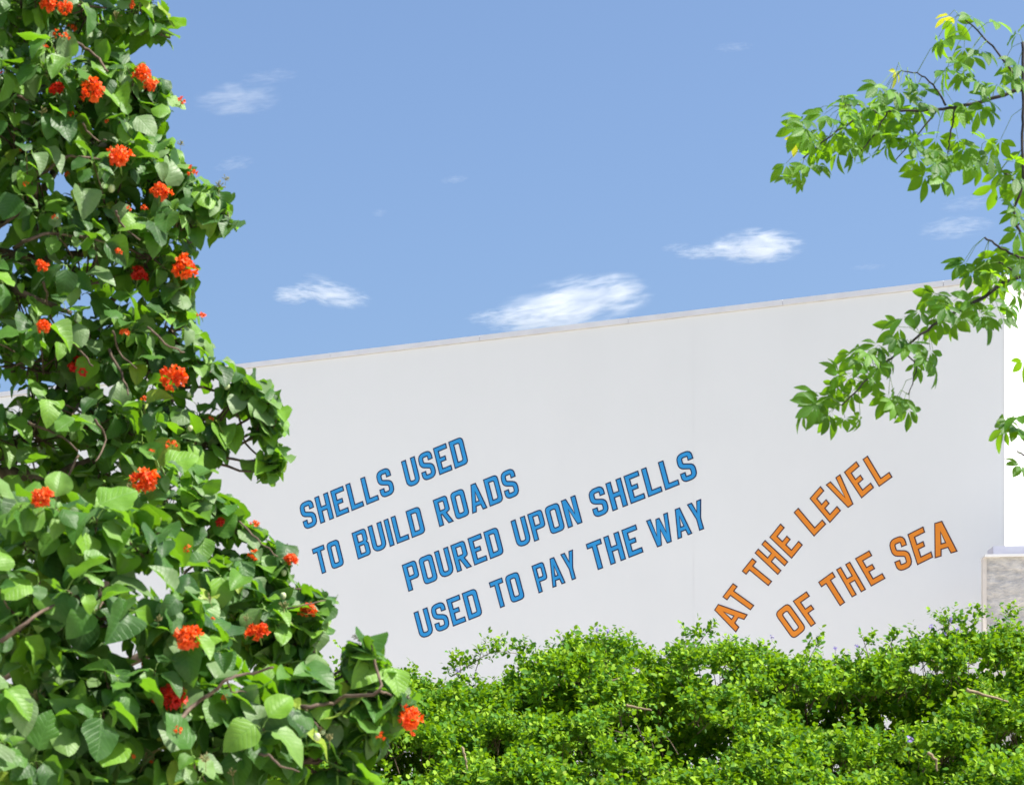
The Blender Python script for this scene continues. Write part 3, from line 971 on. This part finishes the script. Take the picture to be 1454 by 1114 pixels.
seen = [
    ([(50, 275), (58, 251), (88, 226), (108, 223), (143, 226)], 9.9, .012), ([(-10, 328), (6, 318), (37, 297)], 9.9, .014),
    ([(20, 352), (37, 342), (70, 332), (104, 335), (133, 338), (162, 351)], 9.9, .012), ([(20, 410), (35, 419), (72, 433), (101, 445)], 9.95, .024),
    ([(60, 400), (66, 416), (72, 453), (110, 494), (132, 520)], 9.9, .009), ([(165, 300), (173, 320), (199, 341)], 9.9, .008),
    ([(160, 470), (170, 500), (194, 523)], 9.9, .007), ([(155, 495), (176, 540), (182, 560)], 9.9, .009), ([(210, 465), (220, 474), (240, 491), (262, 500)], 9.9, .008),
    ([(245, 540), (257, 549), (298, 552), (318, 572), (338, 592), (350, 630), (378, 655)], 10.3, .010), ([(287, 512), (296, 549)], 10.3, .006), ([(318, 572), (345, 570), (372, 560)], 10.3, .006),
    ([(60, 745), (76, 715), (92, 682), (112, 646)], 9.6, .011), ([(262, 815), (271, 805), (287, 798), (307, 796), (319, 808)], 9.3, .009),
    ([(-20, 925), (0, 912), (40, 882), (78, 857)], 7.75, .013), ([(30, 955), (48, 967), (75, 982), (116, 1002)], 8.1, .024),
    ([(240, 1040), (256, 1020), (277, 1000), (302, 982), (322, 965), (350, 957), (388, 947)], 7.8, .011), ([(323, 965), (330, 980), (350, 982)], 7.8, .005),
    ([(350, 1010), (375, 1007), (413, 1006), (441, 1002), (473, 997), (491, 989), (539, 980), (534, 947), (528, 915)], 8.05, .012), ([(433, 1005), (443, 1020), (455, 1033)], 8.0, .006),
    ([(368, 1070), (385, 1073), (400, 1088), (425, 1095)], 7.8, .007), ([(-10, 126), (25, 136), (40, 142)], 9.9, .010), ([(95, 45), (100, 54), (121, 68), (141, 85), (153, 101)], 9.9, .012),
    ([(118, 175), (123, 184), (136, 199), (151, 199)], 9.9, .007), ([(539, 980), (560, 990), (575, 1010)], 8.1, .006), ([(135, 595), (150, 625), (135, 655)], 9.8, .008),
    ([(40, 600), (80, 615), (110, 640)], 9.8, .010), ([(340, 740), (365, 765), (395, 790)], 9.3, .006), ([(385, 870), (420, 862), (462, 852)], 9.3, .006)]
for k, (pl, D, r0) in enumerate(seen):
    r0 *= .72
    w_ = wiggle([P(x, y, D + 0.16 + 0.06 * math.sin(i * 2 + k)) for i, (x, y) in enumerate(pl)], 0.004, 4, 50 + k)
    mb = MB(); mb.tube(w_, list(np.linspace(r0, r0 * 0.5, len(w_))), 6)
    mb.build('branch', M_BARK if r0 > .02 else M_TWIG, lt, smooth=True)


# flower clusters
def flower_cluster_mesh(seed, mat, nfl=24):
    r = random.Random(seed)
    mb = MB()
    for q in range(nfl):
        th = math.acos(1 - (q + .5) / nfl * 1.1) + r.uniform(-.2, .25); ph = q * 2.4 + r.uniform(-.5, .5)
        d = Vector((math.sin(th) * math.cos(ph), math.sin(th) * math.sin(ph), math.cos(th)))
        a = d.cross(Vector((0.2, 0.1, 1))).normalized(); b = d.cross(a)
        c = d * r.uniform(.10, .42); c.x *= 1.25
        lobes = 6; seg = 18
        R = r.uniform(.13, .25)
        ring0, ring1, ring2 = [], [], []
        for k in range(seg):
            an = 2 * PI * k / seg
            lo = 0.50 + 0.55 * abs(math.cos(an * lobes / 2)) + r.uniform(-.12, .12)
            dirn = a * math.cos(an) + b * math.sin(an)
            ring0.append(c + dirn * R * .22)
            ring1.append(c + d * .16 + dirn * R * .62 * lo)
            ring2.append(c + d * (.20 + r.uniform(-.12, .08)) + dirn * R * 1.1 * lo)
        vs = [Vector((0, 0, 0)) + d * .05] + ring0 + ring1 + ring2
        fs = []
        for k in range(seg):
            k2 = (k + 1) % seg
            if k % 3 == 0: fs.append((0, 1 + k2, 1 + k))
            fs.append((1 + k, 1 + k2, 1 + seg + k2, 1 + seg + k))
            fs.append((1 + seg + k, 1 + seg + k2, 1 + 2 * seg + k2, 1 + 2 * seg + k))
        mb.add(vs, fs, 0)
    mb.tube([(0, 0, -.75), (0.03, 0, -.3), (0, 0, .12)], [.03, .05, .10], 5, 1)
    return mb.mesh('flower_cluster', [mat, M_GSTEM], True)


FM = [flower_cluster_mesh(s, M_PETAL) for s in range(4)] + [flower_cluster_mesh(9, M_PETAL_SHADE, 24)]
FS = [flower_cluster_mesh(20 + s, M_PETAL, 5) for s in range(3)]
flowers = [(70, 8, 26), (93, 12, 18), (188, 8, 12), (80, 50, 14), (93, 52, 12), (103, 40, 13), (131, 130, 31), (203, 106, 26), (214, 122, 20), (258, 144, 14), (80, 128, 20, 1), (169, 225, 34),
           (228, 275, 28), (272, 243, 15), (97, 247, 11), (183, 297, 10), (205, 297, 10), (262, 380, 32), (197, 393, 26, 1), (60, 378, 17), (168, 357, 12), (286, 449, 15), (62, 465, 19), (177, 472, 16),
           (115, 525, 32, 1), (248, 537, 33), (206, 566, 12), (300, 595, 10), (245, 633, 16), (215, 640, 8), (205, 683, 33), (61, 708, 29), (313, 741, 12, 1), (362, 744, 15), (360, 787, 15), (413, 795, 18), (265, 780, 13),
           (267, 907, 35), (366, 898, 28), (438, 867, 21), (427, 870, 9), (302, 878, 7), (205, 942, 12), (208, 962, 8), (244, 992, 38, 1), (254, 1036, 14), (206, 1055, 8), (189, 1073, 8), (213, 1082, 10), (318, 992, 11),
           (391, 1015, 10), (580, 1020, 34), (541, 1045, 13), (586, 1042, 9), (65, 67, 9), (100, 163, 9), (152, 172, 8), (3, 105, 10), (37, 262, 8), (28, 215, 8), (68, 298, 9), (77, 310, 9)]
for k, fl in enumerate(flowers):
    x, y, s = fl[:3]
    near = (np.abs(cx - x) < s * .8 + 4) & (np.abs(cyy - y) < s * .8 + 4)
    if near.any():
        ds = np.sort((pos[near] + ax[near] * sz[near][:, None] * .5)[:, 1])
        D = ds[0] - 0.015
        if len(fl) > 3: D = ds[min(len(ds) - 1, max(1, len(ds) // 8))] - .03
    else:
        D = 10.2
    sm = s * D / FPX
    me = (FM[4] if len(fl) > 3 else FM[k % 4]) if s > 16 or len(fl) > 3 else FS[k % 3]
    axis = Vector((random.uniform(-.2, .5), random.uniform(-1.0, -.4), random.uniform(.35, .9))).normalized()
    M = Matrix.Translation(P(x, y, D)) @ axis.to_track_quat('Z', 'Y').to_matrix().to_4x4() @ Matrix.Rotation(random.uniform(0, 6), 4, 'Z') @ Matrix.Scale(sm * 0.97, 4)
    o = link('flower_cluster', me, lt, matrix=M)
    if len(fl) > 3: o['label'] = 'flower cluster with shade put in as deep red'


def ball(n=8, m=6):
    V = [(0, 0, 1)]; F = []
    for j in range(1, m):
        for i in range(n):
            a = 2 * PI * i / n; t = PI * j / m
            V.append((math.sin(t) * math.cos(a), math.sin(t) * math.sin(a), math.cos(t) * (1.25 if t > 1.6 else 1.05)))
    V.append((0, 0, -1.25))
    for i in range(n): F.append((0, 1 + i, 1 + (i + 1) % n))
    for j in range(m - 2):
        for i in range(n):
            a = 1 + j * n + i; b = 1 + j * n + (i + 1) % n
            F.append((a, a + n, b + n, b))
    l = len(V) - 1
    for i in range(n): F.append((l, l - n + (i + 1) % n, l - n + i))
    return V, F


bv, bf = ball()
mbf = MB(); mbf.add(bv, bf); fruit_me = mbf.mesh('fruit', [M_FRUIT], True)
for x, y, s in ((158, 267, 11), (402, 845, 9), (403, 812, 9), (270, 607, 8), (450, 1045, 11), (458, 1038, 9), (268, 560, 7), (322, 548, 9)):
    near = (np.abs(cx - x) < 14) & (np.abs(cyy - y) < 14)
    D = (pos[near][:, 1].min() - 0.05) if near.any() else 10.2
    link('fruit', fruit_me, lt, matrix=Matrix.Translation(P(x, y, D)) @ Matrix.Scale(s * .5 * D / FPX, 4))

M_BUD = simple_mat('olive_brown_bud', (0.10, 0.10, 0.03), (0.26, 0.24, 0.09), 30, 0.7)


def bud_mesh(seed):
    r = random.Random(seed); mb = MB()
    for q in range(11):
        d = Vector((r.uniform(-1, 1), r.uniform(-1, 1), r.uniform(-.1, 1.2))).normalized()
        a = d * r.uniform(.25, .5)
        mb.tube([(0, 0, -.1), a, a + d * .12, a + d * .3], [.02, .03, .075, .02], 5, 0)
    mb.tube([(0, 0, -.9), (0, 0, 0)], [.03, .03], 5, 0)
    return mb.mesh('bud_cluster', [M_BUD], True)


BM = [bud_mesh(i) for i in range(3)]
for k, (x, y, s) in enumerate(((52, 992, 24), (205, 1078, 22), (292, 1080, 18), (218, 1068, 16), (186, 693, 14), (508, 905, 12), (450, 1040, 20), (312, 265, 14), (298, 852, 14), (404, 862, 14), (378, 812, 12), (320, 255, 10), (165, 25, 14),
                                (256, 205, 10), (60, 160, 12), (468, 1050, 14), (225, 880, 12), (330, 1100, 16), (460, 888, 10), (350, 880, 12))):
    near = (np.abs(cx - x) < 12) & (np.abs(cyy - y) < 12)
    D = (pos[near][:, 1].min() - 0.04) if near.any() else 9.8
    M = Matrix.Translation(P(x, y, D)) @ Matrix.Rotation(k * 1.7, 4, 'Z') @ Matrix.Rotation(random.uniform(-.4, .4), 4, 'X') @ Matrix.Scale(s * 1.0 * D / FPX, 4)
    link('bud_cluster', BM[k % 3], lt, matrix=M)

# ================================================================== the palmate tree reaching in from the right
RT_BASE = (3.55, 11.6, 0.0)
rt = empty('palmate_leaved_tree', RT_BASE)
tag(rt, 'tree with hand shaped glossy leaves whose branches reach in from the right', 'tree')
DR = 11.0
mb = MB()
rtrunk = wiggle([RT_BASE, (3.5, 11.6, 1.5), (3.42, 11.5, 3.0), (3.3, 11.3, 4.4), (3.2, 11.2, 5.8)], 0.015, 4, 2)
mb.tube(rtrunk, list(np.linspace(.11, .03, len(rtrunk))), 9)
mb.build('trunk', M_DARKBARK, rt, smooth=True)
rb = [
    ([(1600, 90, .1), (1500, 112), (1454, 126), (1380, 148), (1340, 155), (1290, 157), (1245, 160), (1190, 185), (1140, 225)], .010, .003),
    ([(1452, 128), (1443, 112), (1430, 92), (1395, 50), (1362, 22)], .007, .0025), ([(1343, 150), (1328, 125), (1308, 107), (1280, 100)], .005, .002),
    ([(1245, 160), (1225, 150), (1200, 150)], .004, .002), ([(1356, 150), (1350, 185), (1347, 210), (1340, 235)], .005, .0022),
    ([(1452, 60), (1453, 140), (1451, 200), (1453, 260), (1440, 300), (1454, 345)], .007, .006),
    ([(1600, 330, .1), (1500, 360), (1454, 388), (1425, 402), (1390, 425), (1340, 452), (1325, 462), (1275, 500), (1235, 535), (1195, 575)], .012, .003),
    ([(1470, 372), (1440, 362), (1412, 346), (1398, 337)], .006, .004), ([(1454, 395), (1430, 380), (1418, 372)], .005, .003),
    ([(1600, 560, .1), (1500, 588), (1454, 592), (1430, 600)], .009, .004), ([(1280, 497), (1300, 520), (1290, 560)], .004, .002),
    ([(1500, 660), (1454, 645), (1445, 640)], .006, .003), ([(1520, 250), (1454, 262), (1420, 240), (1390, 228)], .008, .003),
    ([(1510, 300), (1454, 315), (1435, 325)], .006, .003), ([(1260, 160), (1235, 200), (1210, 225)], .004, .002), ([(1330, 157), (1300, 195), (1270, 230)], .004, .002)]
rbp = []
for k, (pl, r0, r1) in enumerate(rb):
    pts = [P(q[0], q[1], DR + (q[2] if len(q) > 2 else 0)) for q in pl]
    w_ = wiggle(pts, 0.004, 5, 90 + k)
    if pl[0][0] == 1600:
        w_ = [rtrunk[-4 if k == 0 else (-7 if k == 6 else -9)]] + w_
    mb = MB(); mb.tube(w_, list(np.linspace(r0, r1, len(w_))), 6)
    mb.build('branch', M_DARKBARK, rt, smooth=True)
    rbp += [np.array(q) for q in w_]
rbp = np.array(rbp)


def palmate(seed, n=5):
    r = random.Random(seed)
    V = [(0, 0, 0)]; F = []; UV = [(0.5, 0.0)]
    for k in range(n):
        an = math.radians(-78 + 156 * k / (n - 1) + r.uniform(-6, 6)) if n > 3 else math.radians(-50 + 100 * k / (n - 1))
        L_ = (1.0 if abs(k - (n - 1) / 2) < 1 else (0.86 if abs(k - (n - 1) / 2) < 2 else 0.66)) * r.uniform(.88, 1.08)
        bV, bF, bUV = blade(2, 6, obl, r.uniform(.15, .5), r.uniform(.05, .30), 0.06, seed * 7 + k)
        tilt = r.uniform(-.25, .15)
        base = len(V)
        ca, sa = math.cos(an), math.sin(an)
        for (x, y, z) in bV:
            y2 = 0.14 + y * 0.86
            x, y2, z = x * L_, y2 * L_, (z + tilt * y2) * L_
            V.append((x * ca + y2 * sa, -x * sa + y2 * ca, z))
        UV += bUV
        F += [tuple(base + i for i in f) for f in bF]
        F.append((0, base + 2, base + 1, base + 0))
    return V, F, UV


PM = [mesh_uv('leaf', *palmate(i, 5), M_PLEAF) for i in range(6)] + [mesh_uv('leaf', *palmate(11, 3), M_PLEAF), mesh_uv('leaf', *palmate(12, 5), M_YOUNG)]
z6 = [(1030, 85, 'y'), (970, 205), (1280, 115), (1400, 185), (1110, 260), (1200, 270), (1320, 350), (1110, 380), (1010, 385), (1190, 440), (1290, 460), (1370, 420), (740, 385, 'y'),
      (650, 470), (800, 410), (760, 490), (880, 490), (900, 560), (1050, 560), (1190, 590), (840, 570), (700, 590), (560, 590), (430, 550), (240, 650), (250, 700), (400, 650), (200, 750, 'y'),
      (480, 620), (620, 660), (680, 690), (330, 700), (430, 760), (600, 850), (700, 760), (830, 700), (880, 740), (290, 800), (140, 890), (260, 900), (170, 970), (310, 900), (480, 800),
      (560, 720), (760, 740), (960, 750), (860, 860), (960, 880), (1000, 970), (900, 950), (1050, 860), (1130, 880), (1120, 800), (1230, 770), (1310, 760), (1190, 880), (1310, 930),
      (1290, 1000), (1400, 960), (1420, 1040), (1380, 880), (1430, 900), (1240, 540), (1090, 600), (640, 580), (540, 660), (1400, 370), (1060, 110), (1150, 90), (350, 620), (460, 700), (1190, 820), (1390, 340),
      (1140, 300), (820, 780), (950, 820), (1250, 840), (1430, 820), (500, 570), (380, 740), (760, 650)]
z7 = [(920, 30), (940, 130), (870, 210), (820, 230), (760, 290), (740, 250), (900, 290), (950, 250), (830, 330), (880, 350), (930, 370), (690, 400), (620, 370), (580, 400), (560, 440), (500, 460), (600, 490),
      (730, 420), (790, 450), (850, 430), (900, 410), (700, 480), (640, 470), (520, 560), (470, 540), (400, 570), (330, 580), (300, 600), (560, 600), (600, 590), (540, 640), (620, 640), (400, 650), (340, 640),
      (250, 680), (290, 690), (220, 760), (160, 800), (300, 750), (380, 700), (440, 760), (480, 770), (500, 780), (220, 830), (270, 850), (330, 840), (900, 860), (940, 840), (950, 900), (890, 890), (950, 1030), (960, 630),
      (660, 420), (760, 400), (820, 480), (480, 500), (430, 620), (360, 600), (800, 260), (920, 200), (945, 320), (180, 770), (240, 720), (955, 80), (930, 60)]
leafs = [(1080 + a[0] / 3.842, a[1] / 3.842, 37, a[2] if len(a) > 2 else '') for a in z6] + [(1100 + a[0] / 2.717, 280 + a[1] / 2.717, 35, '') for a in z7]
leafs += [(x, y, 36, '') for x, y in ((1500, 60), (1530, 150), (1490, 230), (1520, 330), (1560, 420), (1500, 480), (1540, 560), (1490, 620), (1500, 700), (1580, 250), (1600, 100))]
leafs += [(x + random.uniform(-16, 14), y + random.uniform(-12, 14), 34, '') for x, y, s_, f_ in list(leafs) if random.random() < (.55 if x < 1370 else .2) and f_ == '']
stalks = MB()
for k, (x, y, s, fl) in enumerate(leafs):
    D = DR + random.uniform(-.28, .28)
    hubp = P(x, y, D)
    j = np.argmin(np.linalg.norm((rbp - hubp) * np.array((1, .35, 1)) - np.array((0, 0, .05)), axis=1))
    b0 = rbp[j]
    away = hubp - b0
    away[2] *= .3
    away = norm(away + rng.normal(size=3) * .03) if np.linalg.norm(away) > 1e-6 else np.array((0, -1, 0))
    a = norm(away * .55 + np.array((random.uniform(-.45, .35), random.uniform(-.7, .2), random.uniform(-.95, -.15))))
    u = norm(np.array((0.25, -.75, .62)) + rng.normal(size=3) * .38) if k % 4 else norm(np.array((0.25, -.15, .85)) + rng.normal(size=3) * .30)
    ln = s * 1.10 * random.uniform(.82, 1.15) * D / FPX
    if fl == 'y': ln *= .75
    me = PM[7] if fl == 'y' else PM[6] if k % 13 == 5 else PM[k % 6]
    M3 = frames(hubp[None], a[None], u[None], np.array([ln]))[0]
    M = Matrix([list(M3[0]), list(M3[1]), list(M3[2]), [0, 0, 0, 1]])
    o = link('leaf', me, rt, matrix=M)
    if fl == 'y': o['label'] = 'young yellow leaf'
    d_ = np.linalg.norm(hubp - b0)
    if d_ < .45:
        stalks.tube([b0, (b0 + hubp) / 2 + np.array((0, 0, .12 * d_)), hubp], [.0018, .0013, .0012], 4, cap=False)
stalks.build('leaf_stalks', M_GSTEM, rt, smooth=True, kind='stuff')

# ================================================================== the hedge of small leaved shrubs
prof = np.array([(440, 975), (470, 965), (485, 940), (500, 932), (540, 940), (575, 942), (600, 958), (630, 950), (662, 968), (700, 968), (718, 955), (735, 935), (760, 925), (790, 912), (815, 893), (870, 890), (900, 903),
                 (918, 922), (940, 930), (965, 908), (1000, 908), (1040, 905), (1062, 908), (1085, 908), (1108, 930), (1140, 920), (1180, 928), (1215, 922), (1240, 922), (1262, 914), (1300, 912), (1322, 905),
                 (1335, 888), (1355, 884), (1372, 892), (1388, 874), (1400, 890), (1432, 880), (1456, 895), (1560, 890), (1700, 900)], float)


def top(x):
    return np.interp(x, prof[:, 0], prof[:, 1])


SH = [dict(loc=P(590, HOR, 15.8), lab='small leaved shrub behind the tip of the flowering tree, under the blue word USED'),
      dict(loc=P(850, HOR, 15.9), lab='tall mounded small leaved shrub below the blue words PAY THE WAY'),
      dict(loc=P(1100, HOR, 15.9), lab='small leaved shrub below the orange sentence, with a dark hollow under it'),
      dict(loc=P(1380, HOR, 15.8), lab='small leaved shrub in front of the stone wall at the right edge'),
      dict(loc=P(1050, HOR, 13.9), lab='low foremost small leaved shrub along the bottom edge, right of centre')]
blobs = []       # x, y, D, rx, rz (m), shrub
r2 = random.Random(21)
def shid(x, row, D):
    if row >= 3 and x > 880: return 4
    return 0 if x < 690 else 1 if x < 985 else 2 if x < 1290 else 3
x = 430.0
while x < 1680:                                   # ragged top edge
    R = r2.uniform(14, 30)
    y = top(x) + R * .85 + 19
    blobs.append((x, y, 15.9 + r2.uniform(-.15, .15), R, R * .85, shid(x, 0, 0)))
    blobs.append((x + r2.uniform(-9, 9), y + R * 1.2, 15.75 + r2.uniform(-.15, .15), R, R * .8, shid(x, 0, 0)))
    x += R * r2.uniform(.6, .95)
for row in range(1, 6):                           # overlapping domed tufts, each row nearer and lower
    D = 15.85 - .55 * row
    x = 420.0 + 40 * (row % 2)
    while x < 1680:
        A = r2.uniform(48, 100)
        yc = top(x) + 34 + 50 * (row - 1) + A * .5 + r2.uniform(-20, 26)
        nb = int(A * .46)
        for q in range(nb):
            th = r2.uniform(-1.25, 1.25); ph = r2.uniform(-.2, 1.35)
            ux = math.sin(th) * math.cos(ph * .9); uz = math.sin(ph); uy = -math.cos(th) * math.cos(ph)
            R = r2.uniform(11, 21)
            blobs.append((x + ux * A, yc - uz * A * .52, D + uy * A * D / FPX * 1.3, R, R * .8, shid(x, row, D)))
        x += A * r2.uniform(1.4, 2.2)
# foremost mounds and lower fill
for x, y, R in ((640, 956, 9), (655, 948, 8), (668, 941, 8), (682, 934, 8), (697, 927, 9), (712, 924, 9), (728, 928, 10), (744, 934, 12), (675, 975, 14), (1338, 893, 13), (1388, 878, 9), (1352, 888, 10), (1300, 915, 9), (1290, 922, 10),
                (1430, 884, 12), (1375, 897, 12), (495, 938, 8), (985, 905, 8), (1000, 902, 7), (1160, 920, 8), (1230, 918, 8), (1265, 912, 7)):
    blobs.append((x, y, 15.7, R, R, 0 if x < 690 else 1 if x < 985 else 2 if x < 1290 else 3))
holes = [(690, 950, 24, 11), (1020, 968, 16, 11), (1035, 950, 12, 6), (995, 958, 12, 6), (1300, 955, 18, 9), (1330, 957, 16, 7), (1385, 945, 22, 9), (1425, 958, 20, 7), (1145, 948, 6, 5), (1258, 1030, 12, 9), (1195, 1022, 9, 5),
         (795, 962, 8, 5), (862, 940, 6, 5), (750, 968, 10, 4), (632, 975, 6, 4)]
shade_holes = [(935, 1046, 78, 32), (1000, 1062, 50, 26), (1215, 1022, 92, 27), (1290, 1012, 48, 30), (560, 1090, 56, 30), (1435, 1068, 44, 20), (707, 1082, 20, 28), (828, 1070, 24, 16), (640, 1012, 16, 12),
               (800, 985, 22, 10), (1120, 985, 26, 10), (1070, 1000, 22, 14), (1340, 1000, 20, 12), (870, 958, 16, 10), (745, 1020, 18, 12), (1400, 960, 30, 12), (1180, 1092, 24, 12), (1350, 1085, 20, 10)]
for _ in range(34): holes.append((r2.uniform(895, 1110), r2.uniform(944, 988), r2.uniform(3, 7), r2.uniform(2.5, 5)))
for _ in range(14): holes.append((r2.uniform(1290, 1454), r2.uniform(925, 970), r2.uniform(4, 9), r2.uniform(3, 5)))
for _ in range(12): holes.append((r2.uniform(600, 880), r2.uniform(940, 985), r2.uniform(3, 6), r2.uniform(2.5, 4)))

tw_p, tw_d, tw_l, tw_s = [], [], [], []
for (x, y, D, R, Rz, sh) in blobs:
    c = P(x, y, D); rm = R * D / FPX; rz = Rz * D / FPX
    n = int(max(6, 0.060 * R * R))
    if x > 1500: n = int(n * .4)
    d = norm(rng.normal(size=(n, 3)))
    d[:, 2] = np.where(d[:, 2] < -.3, -d[:, 2], d[:, 2])
    rad = rng.uniform(.35, 1.0, n)
    p = c + d * rad[:, None] * np.array((rm, rm * 1.2, rz))
    tw_p.append(p); tw_d.append(norm(d * .8 + np.array((0, -.15, .55)) + rng.normal(size=(n, 3)) * .35)); tw_l.append(np.full(n, .085) * rng.uniform(.4, 1.6, n)); tw_s.append(np.full(n, sh))
# back fill so that the mass is dense where the photograph has no gaps
nf = 15500
fx = rng.uniform(440, 1560, nf); ty = top(fx) + 62
fy = ty - 14 + rng.random(nf) ** 1.7 * (1330 - ty)
fD = rng.uniform(15.5, 17.0, nf)
p = np.stack([(fx - 727) * fD / FPX, fD, EYE + (HOR - fy) * fD / FPX], 1)
tw_p.append(p); tw_d.append(norm(rng.normal(size=(nf, 3)) + np.array((0, -.2, .5)))); tw_l.append(np.full(nf, .12))
tw_s.append(np.where(fx < 690, 0, np.where(fx < 985, 1, np.where(fx < 1290, 2, 3))))
tw_p = np.concatenate(tw_p); tw_d = np.concatenate(tw_d); tw_l = np.concatenate(tw_l); tw_s = np.concatenate(tw_s)
isf = np.zeros(len(tw_p)); isf[-nf:] = 1
isfill = np.zeros(len(tw_p)); isfill[-nf:] = 1
hx, hy = proj(tw_p)
kp = np.ones(len(tw_p), bool)
for a, b, c, d in holes: kp &= ((hx - a) / (c + 2)) ** 2 + ((hy - b) / (d + 2)) ** 2 > 1
for a, b, c, d in shade_holes: kp &= (((hx - a) / (c * 1.12)) ** 2 + ((hy - b) / (d * 1.25)) ** 2 > 1) | (tw_p[:, 1] > 16.0) | (rng.random(len(kp)) < .03)
tw_p, tw_d, tw_l, tw_s, isf = tw_p[kp], tw_d[kp], tw_l[kp], tw_s[kp], isf[kp]
K = 8
n = len(tw_p)
tt = np.linspace(0.05, 1.0, K)
lp = (tw_p[:, None] + tw_d[:, None] * (tt[None, :, None] * tw_l[:, None, None])).reshape(-1, 3)
dd = np.repeat(tw_d, K, 0)
ra = norm(rng.normal(size=(n * K, 3)))
la = norm(dd * .55 + norm(np.cross(dd, ra)) * .95 + np.array((0, 0, .05)))
lu = norm(np.array((.25, -.2, .85)) + rng.normal(size=(n * K, 3)) * .45)
ls = rng.uniform(.020, .043, n * K)
ls *= 1 + .6 * np.repeat(isf, K)
lsh = np.repeat(tw_s, K)
hx, hy = proj(lp)
kp = np.ones(len(lp), bool)
for a, b, c, d in holes: kp &= ((hx - a) / c) ** 2 + ((hy - b) / d) ** 2 > rng.uniform(.5, 1.1, len(kp))
lp, la, lu, ls, lsh = lp[kp], la[kp], lu[kp], ls[kp], lsh[kp]
small = ([(0, 0, 0), (-.32, .32, .06), (.32, .32, .06), (-.27, .70, .03), (.27, .70, .03), (0, 1, -.08), (0, .34, -.02), (0, .68, -.03)],
         [(0, 6, 1), (0, 2, 6), (1, 6, 3), (6, 7, 3), (6, 2, 4), (6, 4, 7), (3, 7, 5), (7, 4, 5)], [(.5, 0), (0, .3), (1, .3), (0, .7), (1, .7), (.5, 1), (.5, .3), (.5, .7)])
HM = frames(lp, la, lu, ls)

hedge_objs = []
for k, s in enumerate(SH):
    loc = (s['loc'][0], s['loc'][1], 0)
    e = empty('shrub', loc); tag(e, s['lab'], 'shrub', 'small leaved shrubs of the hedge')
    hedge_objs.append(e)
    sel = np.where(lsh == k)[0]
    me = joined('foliage', [small], np.zeros(len(sel), int), HM[sel], loc, M_HLEAF)
    link('foliage', me, e, matrix=Matrix.Translation(loc), kind='stuff')
    # stems up from the ground and inner twigs
    ts = np.where(tw_s == k)[0]
    for q in range(5):
        t_ = tw_p[ts[rng.integers(0, len(ts))]]
        b0 = Vector((loc[0] + rng.uniform(-.4, .4), loc[1] + rng.uniform(-.2, .2), 0))
        w_ = wiggle([b0, (b0 + Vector(t_)) / 2 + Vector((rng.uniform(-.15, .15), .1, .1)), Vector(t_)], .03, 5, q + k * 10)
        mb = MB(); mb.tube(w_, list(np.linspace(.022, .004, len(w_))), 6)
        mb.build('stem', M_TWIG, e, smooth=True)
    mb = MB()
    for q in ts[rng.integers(0, len(ts), 500)]:
        p1 = tw_p[q] + tw_d[q] * tw_l[q]; p0 = tw_p[q] - tw_d[q] * .09 + np.array((0, .05, -.02))
        mb.tube([p0, tw_p[q], p1], [.0032, .0022, .0012], 3, cap=False)
    mb.build('twigs', M_TWIG, e, smooth=True, kind='stuff')
for k, (sh, pl, D, r0) in enumerate(((3, [(1372, 978), (1395, 985), (1432, 996)], 13.9, .011), (4, [(1318, 1068), (1328, 1078), (1331, 1094)], 12.9, .010), (0, [(655, 1060), (661, 1075), (663, 1092)], 13.4, .008),
                                  (1, [(890, 1000), (905, 1004), (925, 1008)], 14.2, .009), (1, [(850, 970), (880, 962), (895, 952)], 15.2, .007),
                                  (2, [(1290, 925), (1318, 935), (1340, 955)], 15.5, .007), (0, [(640, 960), (668, 943), (700, 926), (735, 928)], 15.7, .004),
                                  (3, [(1340, 930), (1342, 905), (1350, 882)], 15.7, .005), (1, [(842, 1040), (858, 1055), (864, 1075)], 14.2, .006))):
    w_ = wiggle([P(x, y, D) for x, y in pl], .006, 4, 300 + k)
    mb = MB(); mb.tube(w_, list(np.linspace(r0, r0 * .5, len(w_))), 6)
    mb.build('branch', M_PALEBARK, hedge_objs[sh], smooth=True)


def spray_mesh(seed):
    r = random.Random(seed); mb = MB()
    for q in range(7):
        c = Vector((r.uniform(-.4, .4), r.uniform(-.4, .4), r.uniform(-.5, .5)))
        d = Vector((r.uniform(-1, 1), r.uniform(-1, .2), r.uniform(-.3, 1))).normalized()
        a = d.cross(Vector((.1, .3, 1))).normalized(); b = d.cross(a)
        vs = [c]
        for k in range(10):
            an = 2 * PI * k / 10
            vs.append(c + (a * math.cos(an) + b * math.sin(an)) * (.34 if k % 2 else .2) + d * .08)
        mb.add(vs, [(0, 1 + k, 1 + (k + 1) % 10) for k in range(10)], 0)
    mb.tube([(0, 0, -1.3), (.05, 0, 0), (0, 0, .5)], [.05, .04, .03], 4, 1)
    return mb.mesh('flower_spray', [M_LILAC, M_GSTEM], True)


SPM = [spray_mesh(i) for i in range(3)]
for k, (x, y, s, sh, D) in enumerate(((862, 896, 9, 1, 15.6), (1292, 1048, 11, 4, 12.9), (1217, 917, 8, 2, 15.5), (1186, 920, 8, 2, 15.5), (1322, 888, 8, 3, 15.5), (1350, 879, 9, 3, 15.5), (1360, 893, 7, 3, 15.5), (649, 950, 8, 0, 15.5),
                                      (848, 893, 7, 1, 15.5), (1341, 900, 7, 3, 15.5), (1096, 903, 6, 2, 15.5))):
    M = Matrix.Translation(P(x, y, D)) @ Matrix.Rotation(k * 1.3, 4, 'Z') @ Matrix.Scale(s * .75 * D / FPX, 4)
    link('flower_spray', SPM[k % 3], hedge_objs[sh], matrix=M)
